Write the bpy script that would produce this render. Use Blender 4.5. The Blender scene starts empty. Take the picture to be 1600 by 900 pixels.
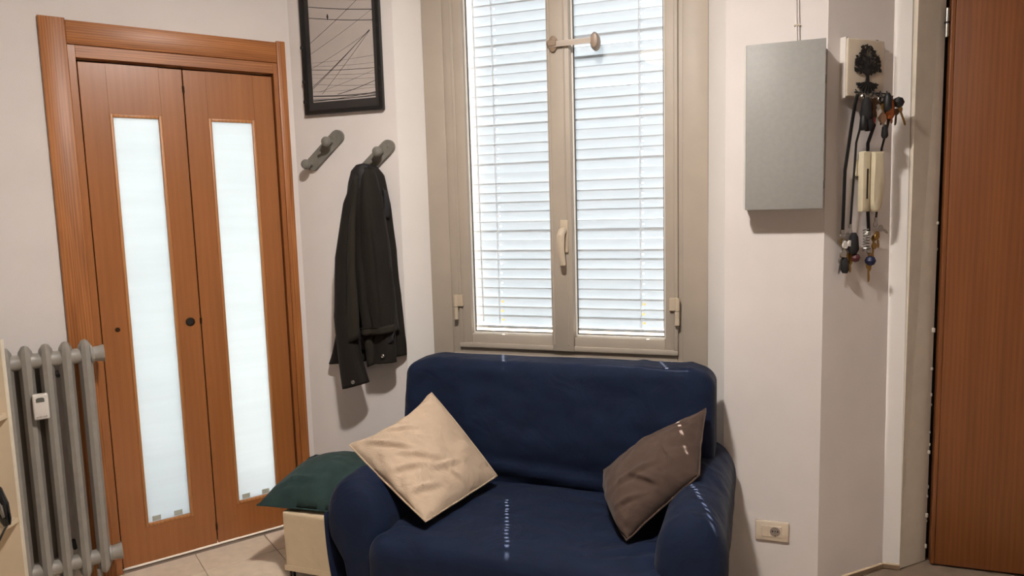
import bpy, bmesh, math, random
from mathutils import Vector, Matrix, noise
random.seed(7)
SC = bpy.context.scene
COL = SC.collection
rad = math.radians

# ------------------------------------------------------------------ camera, world, sun, exposure
cam_d = bpy.data.cameras.new('camera'); cam = bpy.data.objects.new('camera', cam_d); COL.objects.link(cam)
cam_d.sensor_fit = 'HORIZONTAL'; cam_d.sensor_width = 36.0; cam_d.lens = 25.28; cam_d.clip_start = 0.05
pt, rl = rad(6.398), rad(-1.5915)
B = Matrix(((1, 0, 0), (0, math.sin(pt), -math.cos(pt)), (0, math.cos(pt), math.sin(pt))))
cam.matrix_world = Matrix.Translation((0, 0, 1.5)) @ (B @ Matrix.Rotation(rl, 3, 'Z')).to_4x4()
SC.camera = cam

world = bpy.data.worlds.new('sky'); SC.world = world; world.use_nodes = True
bg = world.node_tree.nodes['Background']
bg.inputs['Color'].default_value = (0.86, 0.94, 1.0, 1); bg.inputs['Strength'].default_value = 1.75

# frame of the window wall: x along the wall to the right, y into the wall, z up
K = Vector((-0.985, 3.393, 0)); AZW = rad(-19.45)
UW = Vector((math.cos(AZW), math.sin(AZW), 0)); NW = Vector((math.sin(AZW), -math.cos(AZW), 0))
sun_d = bpy.data.lights.new('sun', 'SUN'); sun_d.energy = 62.0; sun_d.angle = rad(0.27); sun_d.color = (1.0, 0.97, 0.93)
sun = bpy.data.objects.new('sun', sun_d); COL.objects.link(sun)
sdir = UW * 0.36 + NW * 1.0 + Vector((0, 0, -1.80))
sun.rotation_euler = sdir.to_track_quat('-Z', 'Y').to_euler()

vs = SC.view_settings
vs.view_transform = 'Standard'; vs.look = 'None'; vs.exposure = 0.0; vs.gamma = 1.0; vs.use_curve_mapping = False
LAMP_STRENGTH = 1030.0

# ------------------------------------------------------------------ frames and helpers
class Fr:
    def __init__(s, o, az): s.o = Vector(o); s.az = az; s.m = Matrix.Translation(s.o) @ Matrix.Rotation(az, 4, 'Z')
FW = Fr(K, AZW)
FL = Fr((-1.682, 2.901, 0), rad(35.255))
E1 = K + UW * 2.265
FR = Fr(E1, rad(24.35))
FE = Fr((1.66, 2.80, 0), AZW)
FS = Fr(FL.m @ Vector((-0.328, -0.45, 0)), rad(15.0))
F0 = Fr((0, 0, 0), 0)

def props(o, label=None, cat=None, group=None, kind=None):
    if label: o['label'] = label
    if cat: o['category'] = cat
    if group: o['group'] = group
    if kind: o['kind'] = kind
    return o

OFF = {}
def thing(name, label, cat, fr, base=(0, 0, 0), group=None, kind=None):
    o = bpy.data.objects.new(name, None); o.empty_display_size = 0.05; COL.objects.link(o)
    o.matrix_world = fr.m @ Matrix.Translation(base)
    OFF[o] = Vector(base)
    return props(o, label, cat, group, kind)

def finish(me, mat, smooth=True, ang=35):
    if mat is not None:
        for m in (mat if isinstance(mat, (list, tuple)) else [mat]): me.materials.append(m)
    if smooth:
        me.shade_smooth(); me.set_sharp_from_angle(angle=rad(ang))

def part(name, bm, mat, parent, smooth=True, ang=35, recalc=True):
    off = OFF[parent]
    bmesh.ops.translate(bm, verts=bm.verts, vec=-off)
    if recalc: bmesh.ops.recalc_face_normals(bm, faces=bm.faces)
    me = bpy.data.meshes.new(name); bm.to_mesh(me); bm.free(); finish(me, mat, smooth, ang)
    o = bpy.data.objects.new(name, me); COL.objects.link(o); o.parent = parent; OFF[o] = off
    return o

def top(name, bm, mat, fr, base, label, cat, group=None, kind=None, smooth=True, ang=35):
    bmesh.ops.translate(bm, verts=bm.verts, vec=-Vector(base))
    bmesh.ops.recalc_face_normals(bm, faces=bm.faces)
    me = bpy.data.meshes.new(name); bm.to_mesh(me); bm.free(); finish(me, mat, smooth, ang)
    o = bpy.data.objects.new(name, me); COL.objects.link(o)
    o.matrix_world = fr.m @ Matrix.Translation(base); OFF[o] = Vector(base)
    return props(o, label, cat, group, kind)

def NB(): return bmesh.new()

def box(bm, x0, x1, y0, y1, z0, z1, bev=0, seg=2):
    r = bmesh.ops.create_cube(bm, size=1.0)
    v = r['verts']
    bmesh.ops.scale(bm, verts=v, vec=(abs(x1 - x0), abs(y1 - y0), abs(z1 - z0)))
    bmesh.ops.translate(bm, verts=v, vec=((x0 + x1) / 2, (y0 + y1) / 2, (z0 + z1) / 2))
    if bev:
        es = list({e for q in v for e in q.link_edges})
        bmesh.ops.bevel(bm, geom=es, offset=bev, segments=seg, affect='EDGES', profile=0.5)
    return bm

def prism(bm, poly, y0, y1, ax='xz'):
    """polygon in two axes, extruded along the third from y0 to y1"""
    def P(a, b, c): return (a, c, b) if ax == 'xz' else ((a, b, c) if ax == 'xy' else (c, a, b))
    A = [bm.verts.new(P(a, b, y0)) for a, b in poly]; Bv = [bm.verts.new(P(a, b, y1)) for a, b in poly]
    n = len(poly)
    bm.faces.new(A); bm.faces.new(Bv[::-1])
    for i in range(n): bm.faces.new((A[i], Bv[i], Bv[(i + 1) % n], A[(i + 1) % n]))
    return bm

def frustum(bm, bot, topp, z0, z1):
    A = [bm.verts.new((a, b, z0)) for a, b in bot]; Bv = [bm.verts.new((a, b, z1)) for a, b in topp]
    n = len(bot); bm.faces.new(A); bm.faces.new(Bv[::-1])
    for i in range(n): bm.faces.new((A[i], Bv[i], Bv[(i + 1) % n], A[(i + 1) % n]))
    return bm

def tube(bm, pts, r, n=8, cap=True):
    pts = [Vector(p) for p in pts]; rings = []
    rr = r if isinstance(r, (list, tuple)) else [r] * len(pts)
    ref = None
    for i, p in enumerate(pts):
        t = (pts[min(i + 1, len(pts) - 1)] - pts[max(i - 1, 0)])
        if t.length < 1e-9: t = Vector((0, 0, 1))
        t.normalize()
        a = t.orthogonal() if ref is None else ref - t * ref.dot(t)
        if a.length < 1e-4: a = t.orthogonal()
        a.normalize(); b = t.cross(a); ref = a
        rings.append([bm.verts.new(p + (a * math.cos(2 * math.pi * k / n) + b * math.sin(2 * math.pi * k / n)) * rr[i]) for k in range(n)])
    for i in range(len(rings) - 1):
        for k in range(n):
            bm.faces.new((rings[i][k], rings[i][(k + 1) % n], rings[i + 1][(k + 1) % n], rings[i + 1][k]))
    if cap: bm.faces.new(rings[0][::-1]); bm.faces.new(rings[-1])
    return bm

def lathe(bm, prof, c, axis=(0, 0, 1), n=20):
    """profile of (radius, height) about an axis through c"""
    ax = Vector(axis).normalized(); a = ax.orthogonal().normalized(); b = ax.cross(a); c = Vector(c)
    rings = []
    for r, h in prof:
        if r < 1e-6: rings.append([bm.verts.new(c + ax * h)])
        else: rings.append([bm.verts.new(c + ax * h + (a * math.cos(2 * math.pi * k / n) + b * math.sin(2 * math.pi * k / n)) * r) for k in range(n)])
    for i in range(len(rings) - 1):
        R0, R1 = rings[i], rings[i + 1]
        for k in range(n):
            q = [R0[k % len(R0)], R0[(k + 1) % len(R0)], R1[(k + 1) % len(R1)], R1[k % len(R1)]]
            u = []
            for x in q:
                if x not in u: u.append(x)
            if len(u) > 2: bm.faces.new(u)
    if len(rings[0]) > 1: bm.faces.new(rings[0][::-1])
    if len(rings[-1]) > 1: bm.faces.new(rings[-1])
    return bm

def grid(bm, f, ns, nt, closed=False):
    """surface from f(s,t) with s,t in 0..1"""
    V = [[bm.verts.new(f(i / ns, j / nt)) for j in range(nt if closed else nt + 1)] for i in range(ns + 1)]
    m = nt if closed else nt
    for i in range(ns):
        for j in range(m):
            j2 = (j + 1) % nt if closed else j + 1
            try: bm.faces.new((V[i][j], V[i + 1][j], V[i + 1][j2], V[i][j2]))
            except ValueError: pass
    return V

def lerp(a, b, t): return a + (b - a) * t
def table(rows, x):
    """piecewise smooth interpolation of rows (x, a, b, ...)"""
    if x <= rows[0][0]: return rows[0][1:]
    for i in range(len(rows) - 1):
        if x <= rows[i + 1][0]:
            t = (x - rows[i][0]) / (rows[i + 1][0] - rows[i][0]); t = t * t * (3 - 2 * t) * 0.5 + t * 0.5
            return [lerp(a, b, t) for a, b in zip(rows[i][1:], rows[i + 1][1:])]
    return rows[-1][1:]
def nz(x, y, z, s=1.0): return noise.noise(Vector((x * s, y * s, z * s)))
def sst(a, b, x):
    t = max(0, min(1, (x - a) / (b - a))); return t * t * (3 - 2 * t)

# ------------------------------------------------------------------ materials
def srgb(h):
    def c(v):
        v /= 255
        return v / 12.92 if v <= 0.04045 else ((v + 0.055) / 1.055) ** 2.4
    return tuple(c(int(h[i:i + 2], 16)) for i in (0, 2, 4)) + (1,)

def new_mat(name):
    m = bpy.data.materials.new(name); m.use_nodes = True
    nt = m.node_tree; b = nt.nodes['Principled BSDF']
    return m, nt, b
def sock(b, *names):
    for n in names:
        if n in b.inputs: return b.inputs[n]

def mat(name, col, rough=0.6, metal=0.0, var=0.06, vs_=18.0, bump=0.0, bs=200.0, spec=0.5, sheen=0.0, scale=(1, 1, 1)):
    """plain surface with a little noise in colour and relief"""
    m, nt, b = new_mat(name); N = nt.nodes; L = nt.links
    c = srgb(col) if isinstance(col, str) else col
    tc = N.new('ShaderNodeTexCoord'); mp = N.new('ShaderNodeMapping'); mp.inputs['Scale'].default_value = scale
    L.new(tc.outputs['Object'], mp.inputs['Vector'])
    n1 = N.new('ShaderNodeTexNoise'); n1.inputs['Scale'].default_value = vs_; n1.inputs['Detail'].default_value = 4
    L.new(mp.outputs['Vector'], n1.inputs['Vector'])
    rp = N.new('ShaderNodeValToRGB')
    rp.color_ramp.elements[0].position = 0.3; rp.color_ramp.elements[1].position = 0.7
    rp.color_ramp.elements[0].color = tuple(x * (1 - var) for x in c[:3]) + (1,)
    rp.color_ramp.elements[1].color = tuple(min(1, x * (1 + var)) for x in c[:3]) + (1,)
    L.new(n1.outputs['Fac'], rp.inputs['Fac']); L.new(rp.outputs['Color'], b.inputs['Base Color'])
    b.inputs['Roughness'].default_value = rough; b.inputs['Metallic'].default_value = metal
    sock(b, 'Specular IOR Level').default_value = spec
    if sheen:
        sock(b, 'Sheen Weight').default_value = sheen; sock(b, 'Sheen Roughness').default_value = 0.5
    if bump:
        n2 = N.new('ShaderNodeTexNoise'); n2.inputs['Scale'].default_value = bs; n2.inputs['Detail'].default_value = 5
        L.new(mp.outputs['Vector'], n2.inputs['Vector'])
        bp = N.new('ShaderNodeBump'); bp.inputs['Strength'].default_value = bump; bp.inputs['Distance'].default_value = 0.002
        L.new(n2.outputs['Fac'], bp.inputs['Height']); L.new(bp.outputs['Normal'], b.inputs['Normal'])
    return m

def wood(name, c0, c1, axis='z', rough=0.42, grain=1.0, scale=1.0, coat=0.0):
    """grain stretched along one axis"""
    m, nt, b = new_mat(name); N = nt.nodes; L = nt.links
    tc = N.new('ShaderNodeTexCoord'); mp = N.new('ShaderNodeMapping')
    s = [14 * scale] * 3; s['xyz'.index(axis)] = 0.9 * scale
    mp.inputs['Scale'].default_value = s; L.new(tc.outputs['Object'], mp.inputs['Vector'])
    n0 = N.new('ShaderNodeTexNoise'); n0.inputs['Scale'].default_value = 1.0; n0.inputs['Detail'].default_value = 3
    L.new(mp.outputs['Vector'], n0.inputs['Vector'])
    wv = N.new('ShaderNodeTexWave'); wv.wave_type = 'BANDS'; wv.bands_direction = 'X' if axis != 'x' else 'Z'
    wv.inputs['Scale'].default_value = 0.9; wv.inputs['Distortion'].default_value = 9.0; wv.inputs['Detail'].default_value = 3
    wv.inputs['Detail Scale'].default_value = 0.6
    L.new(mp.outputs['Vector'], wv.inputs['Vector'])
    mp2 = N.new('ShaderNodeMapping'); s2 = [330] * 3; s2['xyz'.index(axis)] = 6; mp2.inputs['Scale'].default_value = s2
    L.new(tc.outputs['Object'], mp2.inputs['Vector'])
    n2 = N.new('ShaderNodeTexNoise'); n2.inputs['Scale'].default_value = 1.0; n2.inputs['Detail'].default_value = 2
    L.new(mp2.outputs['Vector'], n2.inputs['Vector'])
    mx = N.new('ShaderNodeMix'); mx.data_type = 'FLOAT'; mx.inputs[0].default_value = 0.5 * grain
    L.new(n0.outputs['Fac'], mx.inputs[2]); L.new(wv.outputs['Fac'], mx.inputs[3])
    ad = N.new('ShaderNodeMix'); ad.data_type = 'FLOAT'; ad.inputs[0].default_value = 0.4
    L.new(mx.outputs[0], ad.inputs[2]); L.new(n2.outputs['Fac'], ad.inputs[3])
    rp = N.new('ShaderNodeValToRGB'); rp.color_ramp.elements[0].position = 0.30; rp.color_ramp.elements[1].position = 0.66
    rp.color_ramp.elements[0].color = srgb(c0); rp.color_ramp.elements[1].color = srgb(c1)
    L.new(ad.outputs[0], rp.inputs['Fac']); L.new(rp.outputs['Color'], b.inputs['Base Color'])
    b.inputs['Roughness'].default_value = rough
    if coat: sock(b, 'Coat Weight').default_value = coat; sock(b, 'Coat Roughness').default_value = 0.3
    bp = N.new('ShaderNodeBump'); bp.inputs['Strength'].default_value = 0.12; bp.inputs['Distance'].default_value = 0.001
    L.new(ad.outputs[0], bp.inputs['Height']); L.new(bp.outputs['Normal'], b.inputs['Normal'])
    return m

def fabric(name, col, rough=0.9, sheen=0.2, weave=900.0, wr=0.35, wscale=9.0, var=0.12, stretch=(1, 1, 1), spec=0.2):
    m, nt, b = new_mat(name); N = nt.nodes; L = nt.links; c = srgb(col) if isinstance(col, str) else col
    tc = N.new('ShaderNodeTexCoord'); mp = N.new('ShaderNodeMapping'); mp.inputs['Scale'].default_value = stretch
    L.new(tc.outputs['Object'], mp.inputs['Vector'])
    n1 = N.new('ShaderNodeTexNoise'); n1.inputs['Scale'].default_value = 14; n1.inputs['Detail'].default_value = 5
    L.new(mp.outputs['Vector'], n1.inputs['Vector'])
    rp = N.new('ShaderNodeValToRGB'); rp.color_ramp.elements[0].position = 0.3; rp.color_ramp.elements[1].position = 0.7
    rp.color_ramp.elements[0].color = tuple(x * (1 - var) for x in c[:3]) + (1,)
    rp.color_ramp.elements[1].color = tuple(min(1, x * (1 + var)) for x in c[:3]) + (1,)
    L.new(n1.outputs['Fac'], rp.inputs['Fac']); L.new(rp.outputs['Color'], b.inputs['Base Color'])
    b.inputs['Roughness'].default_value = rough; sock(b, 'Specular IOR Level').default_value = spec
    sock(b, 'Sheen Weight').default_value = sheen; sock(b, 'Sheen Roughness').default_value = 0.45
    n2 = N.new('ShaderNodeTexNoise'); n2.inputs['Scale'].default_value = wscale; n2.inputs['Detail'].default_value = 4; n2.inputs['Distortion'].default_value = 0.8
    L.new(mp.outputs['Vector'], n2.inputs['Vector'])
    b1 = N.new('ShaderNodeBump'); b1.inputs['Strength'].default_value = wr; b1.inputs['Distance'].default_value = 0.02
    L.new(n2.outputs['Fac'], b1.inputs['Height'])
    n3 = N.new('ShaderNodeTexNoise'); n3.inputs['Scale'].default_value = weave; n3.inputs['Detail'].default_value = 1
    L.new(tc.outputs['Object'], n3.inputs['Vector'])
    b2 = N.new('ShaderNodeBump'); b2.inputs['Strength'].default_value = 0.25; b2.inputs['Distance'].default_value = 0.001
    L.new(n3.outputs['Fac'], b2.inputs['Height']); L.new(b1.outputs['Normal'], b2.inputs['Normal'])
    L.new(b2.outputs['Normal'], b.inputs['Normal'])
    return m

def glass(name, gloss=0.05, tint=(1, 1, 1, 1)):
    m = bpy.data.materials.new(name); m.use_nodes = True; nt = m.node_tree; N = nt.nodes; L = nt.links
    N.remove(N['Principled BSDF']); out = N['Material Output']
    t = N.new('ShaderNodeBsdfTransparent'); t.inputs['Color'].default_value = tint
    g = N.new('ShaderNodeBsdfGlossy'); g.inputs['Roughness'].default_value = 0.01
    lw = N.new('ShaderNodeLayerWeight'); lw.inputs['Blend'].default_value = 0.5
    pw = N.new('ShaderNodeMath'); pw.operation = 'POWER'; pw.inputs[1].default_value = 5.0; L.new(lw.outputs['Facing'], pw.inputs[0])
    ma = N.new('ShaderNodeMath'); ma.operation = 'MULTIPLY_ADD'; ma.inputs[1].default_value = 0.9; ma.inputs[2].default_value = 0.035; L.new(pw.outputs[0], ma.inputs[0])
    mx = N.new('ShaderNodeMixShader'); L.new(ma.outputs[0], mx.inputs[0])
    L.new(t.outputs[0], mx.inputs[1]); L.new(g.outputs[0], mx.inputs[2]); L.new(mx.outputs[0], out.inputs['Surface'])
    return m

def translucent(name, col, trans=0.6, rough=0.4, var=0.03, vscale=(3, 3, 160), glossy=0.04, dcol=None):
    m = bpy.data.materials.new(name); m.use_nodes = True; nt = m.node_tree; N = nt.nodes; L = nt.links
    N.remove(N['Principled BSDF']); out = N['Material Output']
    tc = N.new('ShaderNodeTexCoord'); mp = N.new('ShaderNodeMapping'); mp.inputs['Scale'].default_value = vscale
    n = N.new('ShaderNodeTexNoise'); n.inputs['Scale'].default_value = 1; L.new(tc.outputs['Object'], mp.inputs['Vector']); L.new(mp.outputs['Vector'], n.inputs['Vector'])
    rp = N.new('ShaderNodeValToRGB'); rp.color_ramp.elements[0].position = 0.3; rp.color_ramp.elements[1].position = 0.7
    rp.color_ramp.elements[0].color = tuple(x * (1 - var) for x in col[:3]) + (1,); rp.color_ramp.elements[1].color = tuple(col[:3]) + (1,)
    L.new(n.outputs['Fac'], rp.inputs['Fac'])
    d = N.new('ShaderNodeBsdfDiffuse'); t = N.new('ShaderNodeBsdfTranslucent')
    L.new(rp.outputs[0], t.inputs['Color'])
    if dcol: d.inputs['Color'].default_value = tuple(dcol) + (1,)
    else: L.new(rp.outputs[0], d.inputs['Color'])
    mx = N.new('ShaderNodeMixShader'); mx.inputs[0].default_value = trans; L.new(d.outputs[0], mx.inputs[1]); L.new(t.outputs[0], mx.inputs[2])
    g = N.new('ShaderNodeBsdfGlossy'); g.inputs['Roughness'].default_value = rough
    m2 = N.new('ShaderNodeMixShader'); m2.inputs[0].default_value = glossy; L.new(mx.outputs[0], m2.inputs[1]); L.new(g.outputs[0], m2.inputs[2])
    L.new(m2.outputs[0], out.inputs['Surface'])
    return m

def emit(name, col, st):
    m = bpy.data.materials.new(name); m.use_nodes = True; nt = m.node_tree; N = nt.nodes; L = nt.links
    N.remove(N['Principled BSDF']); e = N.new('ShaderNodeEmission'); e.inputs['Color'].default_value = col; e.inputs['Strength'].default_value = st
    L.new(e.outputs[0], N['Material Output'].inputs['Surface']); return m

M_wall = mat('wall_paint', (0.74, 0.69, 0.665, 1), 0.85, var=0.03, vs_=5, bump=0.22, bs=260, spec=0.2)
M_white = mat('white_paint', (0.78, 0.75, 0.72, 1), 0.8, var=0.02, vs_=5, bump=0.15, bs=220, spec=0.2)
M_ceil = mat('ceiling_paint', (0.78, 0.76, 0.73, 1), 0.9, var=0.02)
M_tile = mat('porcelain_tile', 'd6c4ad', 0.45, var=0.07, vs_=22, bump=0.05, bs=90)
M_grout = mat('grout', '7d6d5c', 0.9, var=0.1)
M_base = mat('skirting_shaded', '8a735b', 0.5, var=0.08)  # brown-beige skirting, darkened with painted shade
M_basetop = mat('skirting_lit_edge', 'cbb89d', 0.6)  # light along the skirting top, put into a paler colour
M_casing = wood('oak_upright', '814a22', 'b67640', 'z', 0.42, 0.55, 2.6)
M_casing_h = wood('oak_level', '814a22', 'b67640', 'x', 0.42, 0.55, 2.6)
M_leaf = wood('veneer_upright', '935a2e', 'a46838', 'z', 0.34, 0.3, 1.0, coat=0.3)
M_leaf2 = wood('dark_veneer', '70401e', '865028', 'z', 0.42, 0.45, 1.3)
M_bead = wood('bead_wood', 'a2683a', 'bd8450', 'z', 0.4, 0.5, 1.5)
M_dark = mat('dark_gap', '1c120c', 0.9)
M_bronze = mat('bronze', '4a3524', 0.35, 0.8)
M_frost = translucent('frosted_pane', (0.64, 0.72, 0.785), 0.86, 0.35, 0.05, (2, 2, 26))
M_tape = mat('clear_clip', 'b9bfb6', 0.5)
M_winframe = mat('window_paint', 'aca193', 0.5, var=0.04, vs_=8, bump=0.04, bs=80)
M_winwhite = mat('window_gasket', 'e4e2dc', 0.6)
M_gasket = mat('dark_gasket', '55504a', 0.7)
M_handle = mat('handle_beige', 'bfb09a', 0.35)
M_glass = glass('window_glass')
M_slat = translucent('blind_slat', (0.71, 0.85, 0.97), 0.062, 0.5, 0.03, (2, 20, 20), 0.03, (0.40, 0.43, 0.46))
M_cord = translucent('blind_cord', (0.8, 0.82, 0.84), 0.3)
M_stone = mat('sill_stone', '9c8c74', 0.8)
M_ochre = mat('ochre_plaster', 'c98f4e', 0.9, var=0.15)
M_rad = mat('radiator_enamel', '95918a', 0.42, var=0.06, vs_=30, bump=0.12, bs=140)
M_radback = mat('dark_panel', '4d4843', 0.7)
M_plastic = mat('white_plastic', 'dcd6cf', 0.4)
M_lcd = mat('lcd', '66665f', 0.25)
M_print = mat('print_grey', '9c968f', 0.6)
M_black = mat('black_frame', '161514', 0.4)
M_mat = mat('black_mat', '2b2725', 0.8)
M_photo = mat('photo_sky', 'c2b8b2', 0.7, var=0.06, vs_=3)
M_ink = mat('photo_ink', '252322', 0.8)
M_ink2 = mat('photo_ink_light', '6f6864', 0.8)
M_rack = mat('grey_wood', '77746c', 0.55, var=0.12, vs_=30, scale=(1, 1, 1), bump=0.1, bs=120)
M_steel = mat('steel', 'a8a49c', 0.3, 1.0)
M_jacket = fabric('jacket_cloth', '1f1b17', 0.8, 0.03, 700, 0.3, 16, 0.12, (1, 1, 0.35))
M_jacket2 = fabric('jacket_facing', '29251f', 0.8, 0.03, 700, 0.25, 16, 0.1, (1, 1, 0.35))
M_lining = mat('jacket_lining', '161418', 0.7)
M_navy = fabric('navy_cover', (0.0040, 0.0098, 0.031, 1), 0.8, 0.05, 800, 0.5, 7, 0.15)
M_beige = fabric('beige_linen', 'b5a18c', 0.9, 0.06, 800, 0.45, 13, 0.04)
M_brown = fabric('brown_cotton', '4d3e36', 0.9, 0.10, 800, 0.3, 12, 0.08)
M_green = fabric('green_linen', '2a3d3c', 0.85, 0.10, 500, 0.25, 10, 0.2)
M_canvas = fabric('canvas', 'd3c0a2', 0.9, 0.05, 700, 0.3, 5, 0.03)
M_legs = mat('black_metal', '15120f', 0.4, 0.3)
M_cab = mat('cabinet_grey', '93928e', 0.5, 0.0, var=0.04, vs_=60, bump=0.06, bs=200)
M_litedge_rail = mat('lit_edge_and_rail', 'd2d0ca', 0.35)  # pale tone: lit cabinet side painted in, also the blind's head rail
M_cream = mat('cream_plastic', 'cdc2a6', 0.4)
M_plaque = mat('plaque_white', 'c9bca9', 0.5)
M_iron = mat('black_iron', '0c0b0b', 0.55)
M_strap = mat('black_strap', '121012', 0.8)
M_brass = mat('brass', '9a7a45', 0.35, 0.9)
M_copper = mat('copper', '9c5a32', 0.25, 0.9)
M_red = mat('red_tag', '8e1c1c', 0.5)
M_maroon = mat('maroon_tag', '4f1d22', 0.5)
M_blue = mat('blue_tag', '131a3d', 0.5)
M_shelf = mat('cream_board', 'd2c0a4', 0.55, var=0.03)
M_shelfedge = mat('cream_edge', 'e9dfcc', 0.5)
M_gloss = mat('gloss_black', '0b0b0c', 0.12)
M_crumb = mat('plaster_crumb', 'b9b2a6', 0.9)

FC = Fr(FR.m @ Vector((0.362, 0, 0)), AZW)
FD = Fr(FC.m @ Vector((0.062, 0, 0)), rad(24.35))
# ------------------------------------------------------------------ room shell
ZC = 2.9
def wl(v): return Vector(v)
# floor: grout bed plus tiles laid along the door wall
fl = NB(); box(fl, -4.6, 3.6, -3.2, 4.6, -0.06, -0.004)
floor = top('floor', fl, M_grout, F0, (0, 0, 0), 'pale beige tiled floor in front of the folding door', 'floor', kind='structure')
TS = 0.3045
tile_me = bpy.data.meshes.new('tile')
bt = NB(); box(bt, 0, TS - 0.003, 0, TS - 0.003, -0.006, 0, 0.0012, 1); bt.to_mesh(tile_me); bt.free(); tile_me.materials.append(M_tile)
tile2_me = bpy.data.meshes.new('tile_cut')
bt = NB(); box(bt, 0, TS - 0.003, 0, 0.192, -0.006, 0, 0.0012, 1); bt.to_mesh(tile2_me); bt.free(); tile2_me.materials.append(M_tile)
rot = Matrix.Rotation(FL.az, 4, 'Z')
for j in range(-1, 13):
    for i in range(-7, 13):
        x = 0.2865 - TS + i * TS
        y = -0.1925 - (j + 1) * TS if j >= 0 else -0.1925
        if j >= 0: y = -0.1925 - (j + 1) * TS + 0.0
        p = FL.m @ Vector((x + TS / 2, y + TS / 2, 0))
        if j < 0: p = FL.m @ Vector((x + TS / 2, -0.1, 0))
        q = p - K
        if q.dot(NW) < -0.05 or p.y < -1.2 or p.x > 2.2 or p.x < -3.4: continue
        if len(floor.children) > 290: continue
        o = bpy.data.objects.new('tile', tile2_me if j < 0 else tile_me); COL.objects.link(o)
        o.parent = floor; o.matrix_local = FL.m @ Matrix.Translation((x + 0.0015, y, random.uniform(-0.0004, 0.0004)))

ce = NB(); cpts = [FL.m @ Vector(p) for p in ((-3.3, 0.1, 0), (0.86, 0.1, 0))] + [FW.m @ Vector(p) for p in ((-0.02, 0.19, 0), (2.4, 0.19, 0))] + [FR.m @ Vector((0.36, 0.12, 0)), FD.m @ Vector((0.15, 0.15, 0)), Vector((2.72, 2.6, 0)), Vector((2.72, -2.3, 0)), Vector((-4.3, -2.3, 0)), Vector((-4.3, 1.2, 0))]
prism(ce, [(p.x, p.y) for p in cpts], ZC, ZC + 0.1, 'xy')
top('ceiling', ce, M_ceil, F0, (0, 0, ZC), 'white ceiling above the room', 'ceiling', kind='structure')

# door wall (left), opening 0 .. 0.768 wide, 2.135 high
wl_ = NB()
box(wl_, -3.2, -0.03, 0, 0.10, 0, ZC); box(wl_, 0.80, 0.86, 0, 0.10, 0, ZC); box(wl_, -0.03, 0.80, 0, 0.10, 2.17, ZC)
top('wall_left', wl_, M_wall, FL, (0, 0, 0), 'greyish white wall around the wooden folding door', 'wall', kind='structure')

# window wall: left pier, right pier, lintel, niche back, splayed reveals
wb = NB()
prism(wb, [(0, 0), (0.531, 0), (0.603, 0.145), (0.603, 0.19), (-0.07, 0.19)], 0, ZC, 'xy')
prism(wb, [(1.915, 0), (2.265, 0), (2.40, 0.19), (1.84, 0.19), (1.84, 0.145)], 0, ZC, 'xy')
box(wb, 0.50, 1.95, 0.0, 0.19, 2.62, ZC)
box(wb, 0.60, 1.842, 0.145, 0.19, 0, 0.76)
top('wall_back', wb, M_wall, FW, (0, 0, 0), 'wall with the window recess behind the navy sofa', 'wall', kind='structure')
# white painted reveal linings
rv = NB()
prism(rv, [(0.531, -0.0005), (0.6045, 0.1445), (0.602, 0.1455), (0.5285, 0.0005)], 0.0, 2.62, 'xy')
top('trim_1', rv, M_white, FW, (0, 0, 0), 'white splayed reveal left of the window', 'reveal', kind='structure')
rv = NB()
prism(rv, [(1.915, -0.0005), (1.8385, 0.1445), (1.841, 0.1455), (1.9175, 0.0005)], 0.0, 2.62, 'xy')
top('trim_2', rv, M_white, FW, (0, 0, 0), 'white splayed reveal right of the window', 'reveal', kind='structure')

# right wall: key wall, short return, recess wall (slightly out of plumb as built)
wr = NB()
frustum(wr, [(0, 0), (0.362, 0), (0.362, 0.12), (0, 0.12)], [(-0.004, 0), (0.325, 0), (0.325, 0.12), (-0.004, 0.12)], 0, ZC)
top('wall_right', wr, M_wall, FR, (0, 0, 0), 'grey white wall holding the key rack', 'wall', kind='structure')
FC = Fr(FR.m @ Vector((0.362, 0, 0)), AZW)
wr = NB(); frustum(wr, [(0, 0), (0.062, 0), (0.062, 0.15), (-0.05, 0.15)], [(-0.034, -0.012), (0.036, -0.012), (0.036, 0.14), (-0.08, 0.14)], 0, ZC)
top('trim_3', wr, M_white, FC, (0, 0, 0), 'narrow pale pier between key wall and entry door', 'wall', kind='structure')
FD = Fr(FC.m @ Vector((0.062, 0, 0)), rad(24.35))
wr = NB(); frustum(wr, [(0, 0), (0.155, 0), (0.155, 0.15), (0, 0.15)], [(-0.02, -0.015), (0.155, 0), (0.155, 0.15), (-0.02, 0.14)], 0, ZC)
top('trim_4', wr, mat('shaded_jamb_paint', (0.60, 0.54, 0.45, 1), 0.85, var=0.04, bump=0.2, bs=160), FD, (0, 0, 0), 'shaded beige jamb face beside the entry door', 'wall', kind='structure')  # shade on the receding jamb face is put into its darker colour

# walls behind and beside the camera
wn = NB(); box(wn, -0.1, 3.7, 0, 0.1, 0, ZC)
top('wall_front', wn, M_wall, Fr((-4.2, -2.2, 0), 0), (0, 0, 0), 'plain wall behind the viewpoint, left half', 'wall', kind='structure')
wn = NB(); box(wn, 0, 3.7, 0, 0.1, 0, ZC)
top('wall_rear', wn, M_wall, Fr((-0.6, -2.2, 0), 0), (0, 0, 0), 'plain wall behind the viewpoint, right half', 'wall', kind='structure')
wn = NB(); box(wn, 0, 0.1, 0, 4.2, 0, ZC)
top('wall_far_left', wn, M_wall, Fr((-4.2, -2.2, 0), 0), (0, 0, 0), 'plain wall on the far left of the room', 'wall', kind='structure')
wn = NB(); box(wn, 0, 0.1, 0, 4.72, 0, ZC)
top('wall_far_right', wn, M_wall, Fr((2.62, -2.2, 0), 0), (0, 0, 0), 'plain wall on the far right of the room', 'wall', kind='structure')

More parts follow.
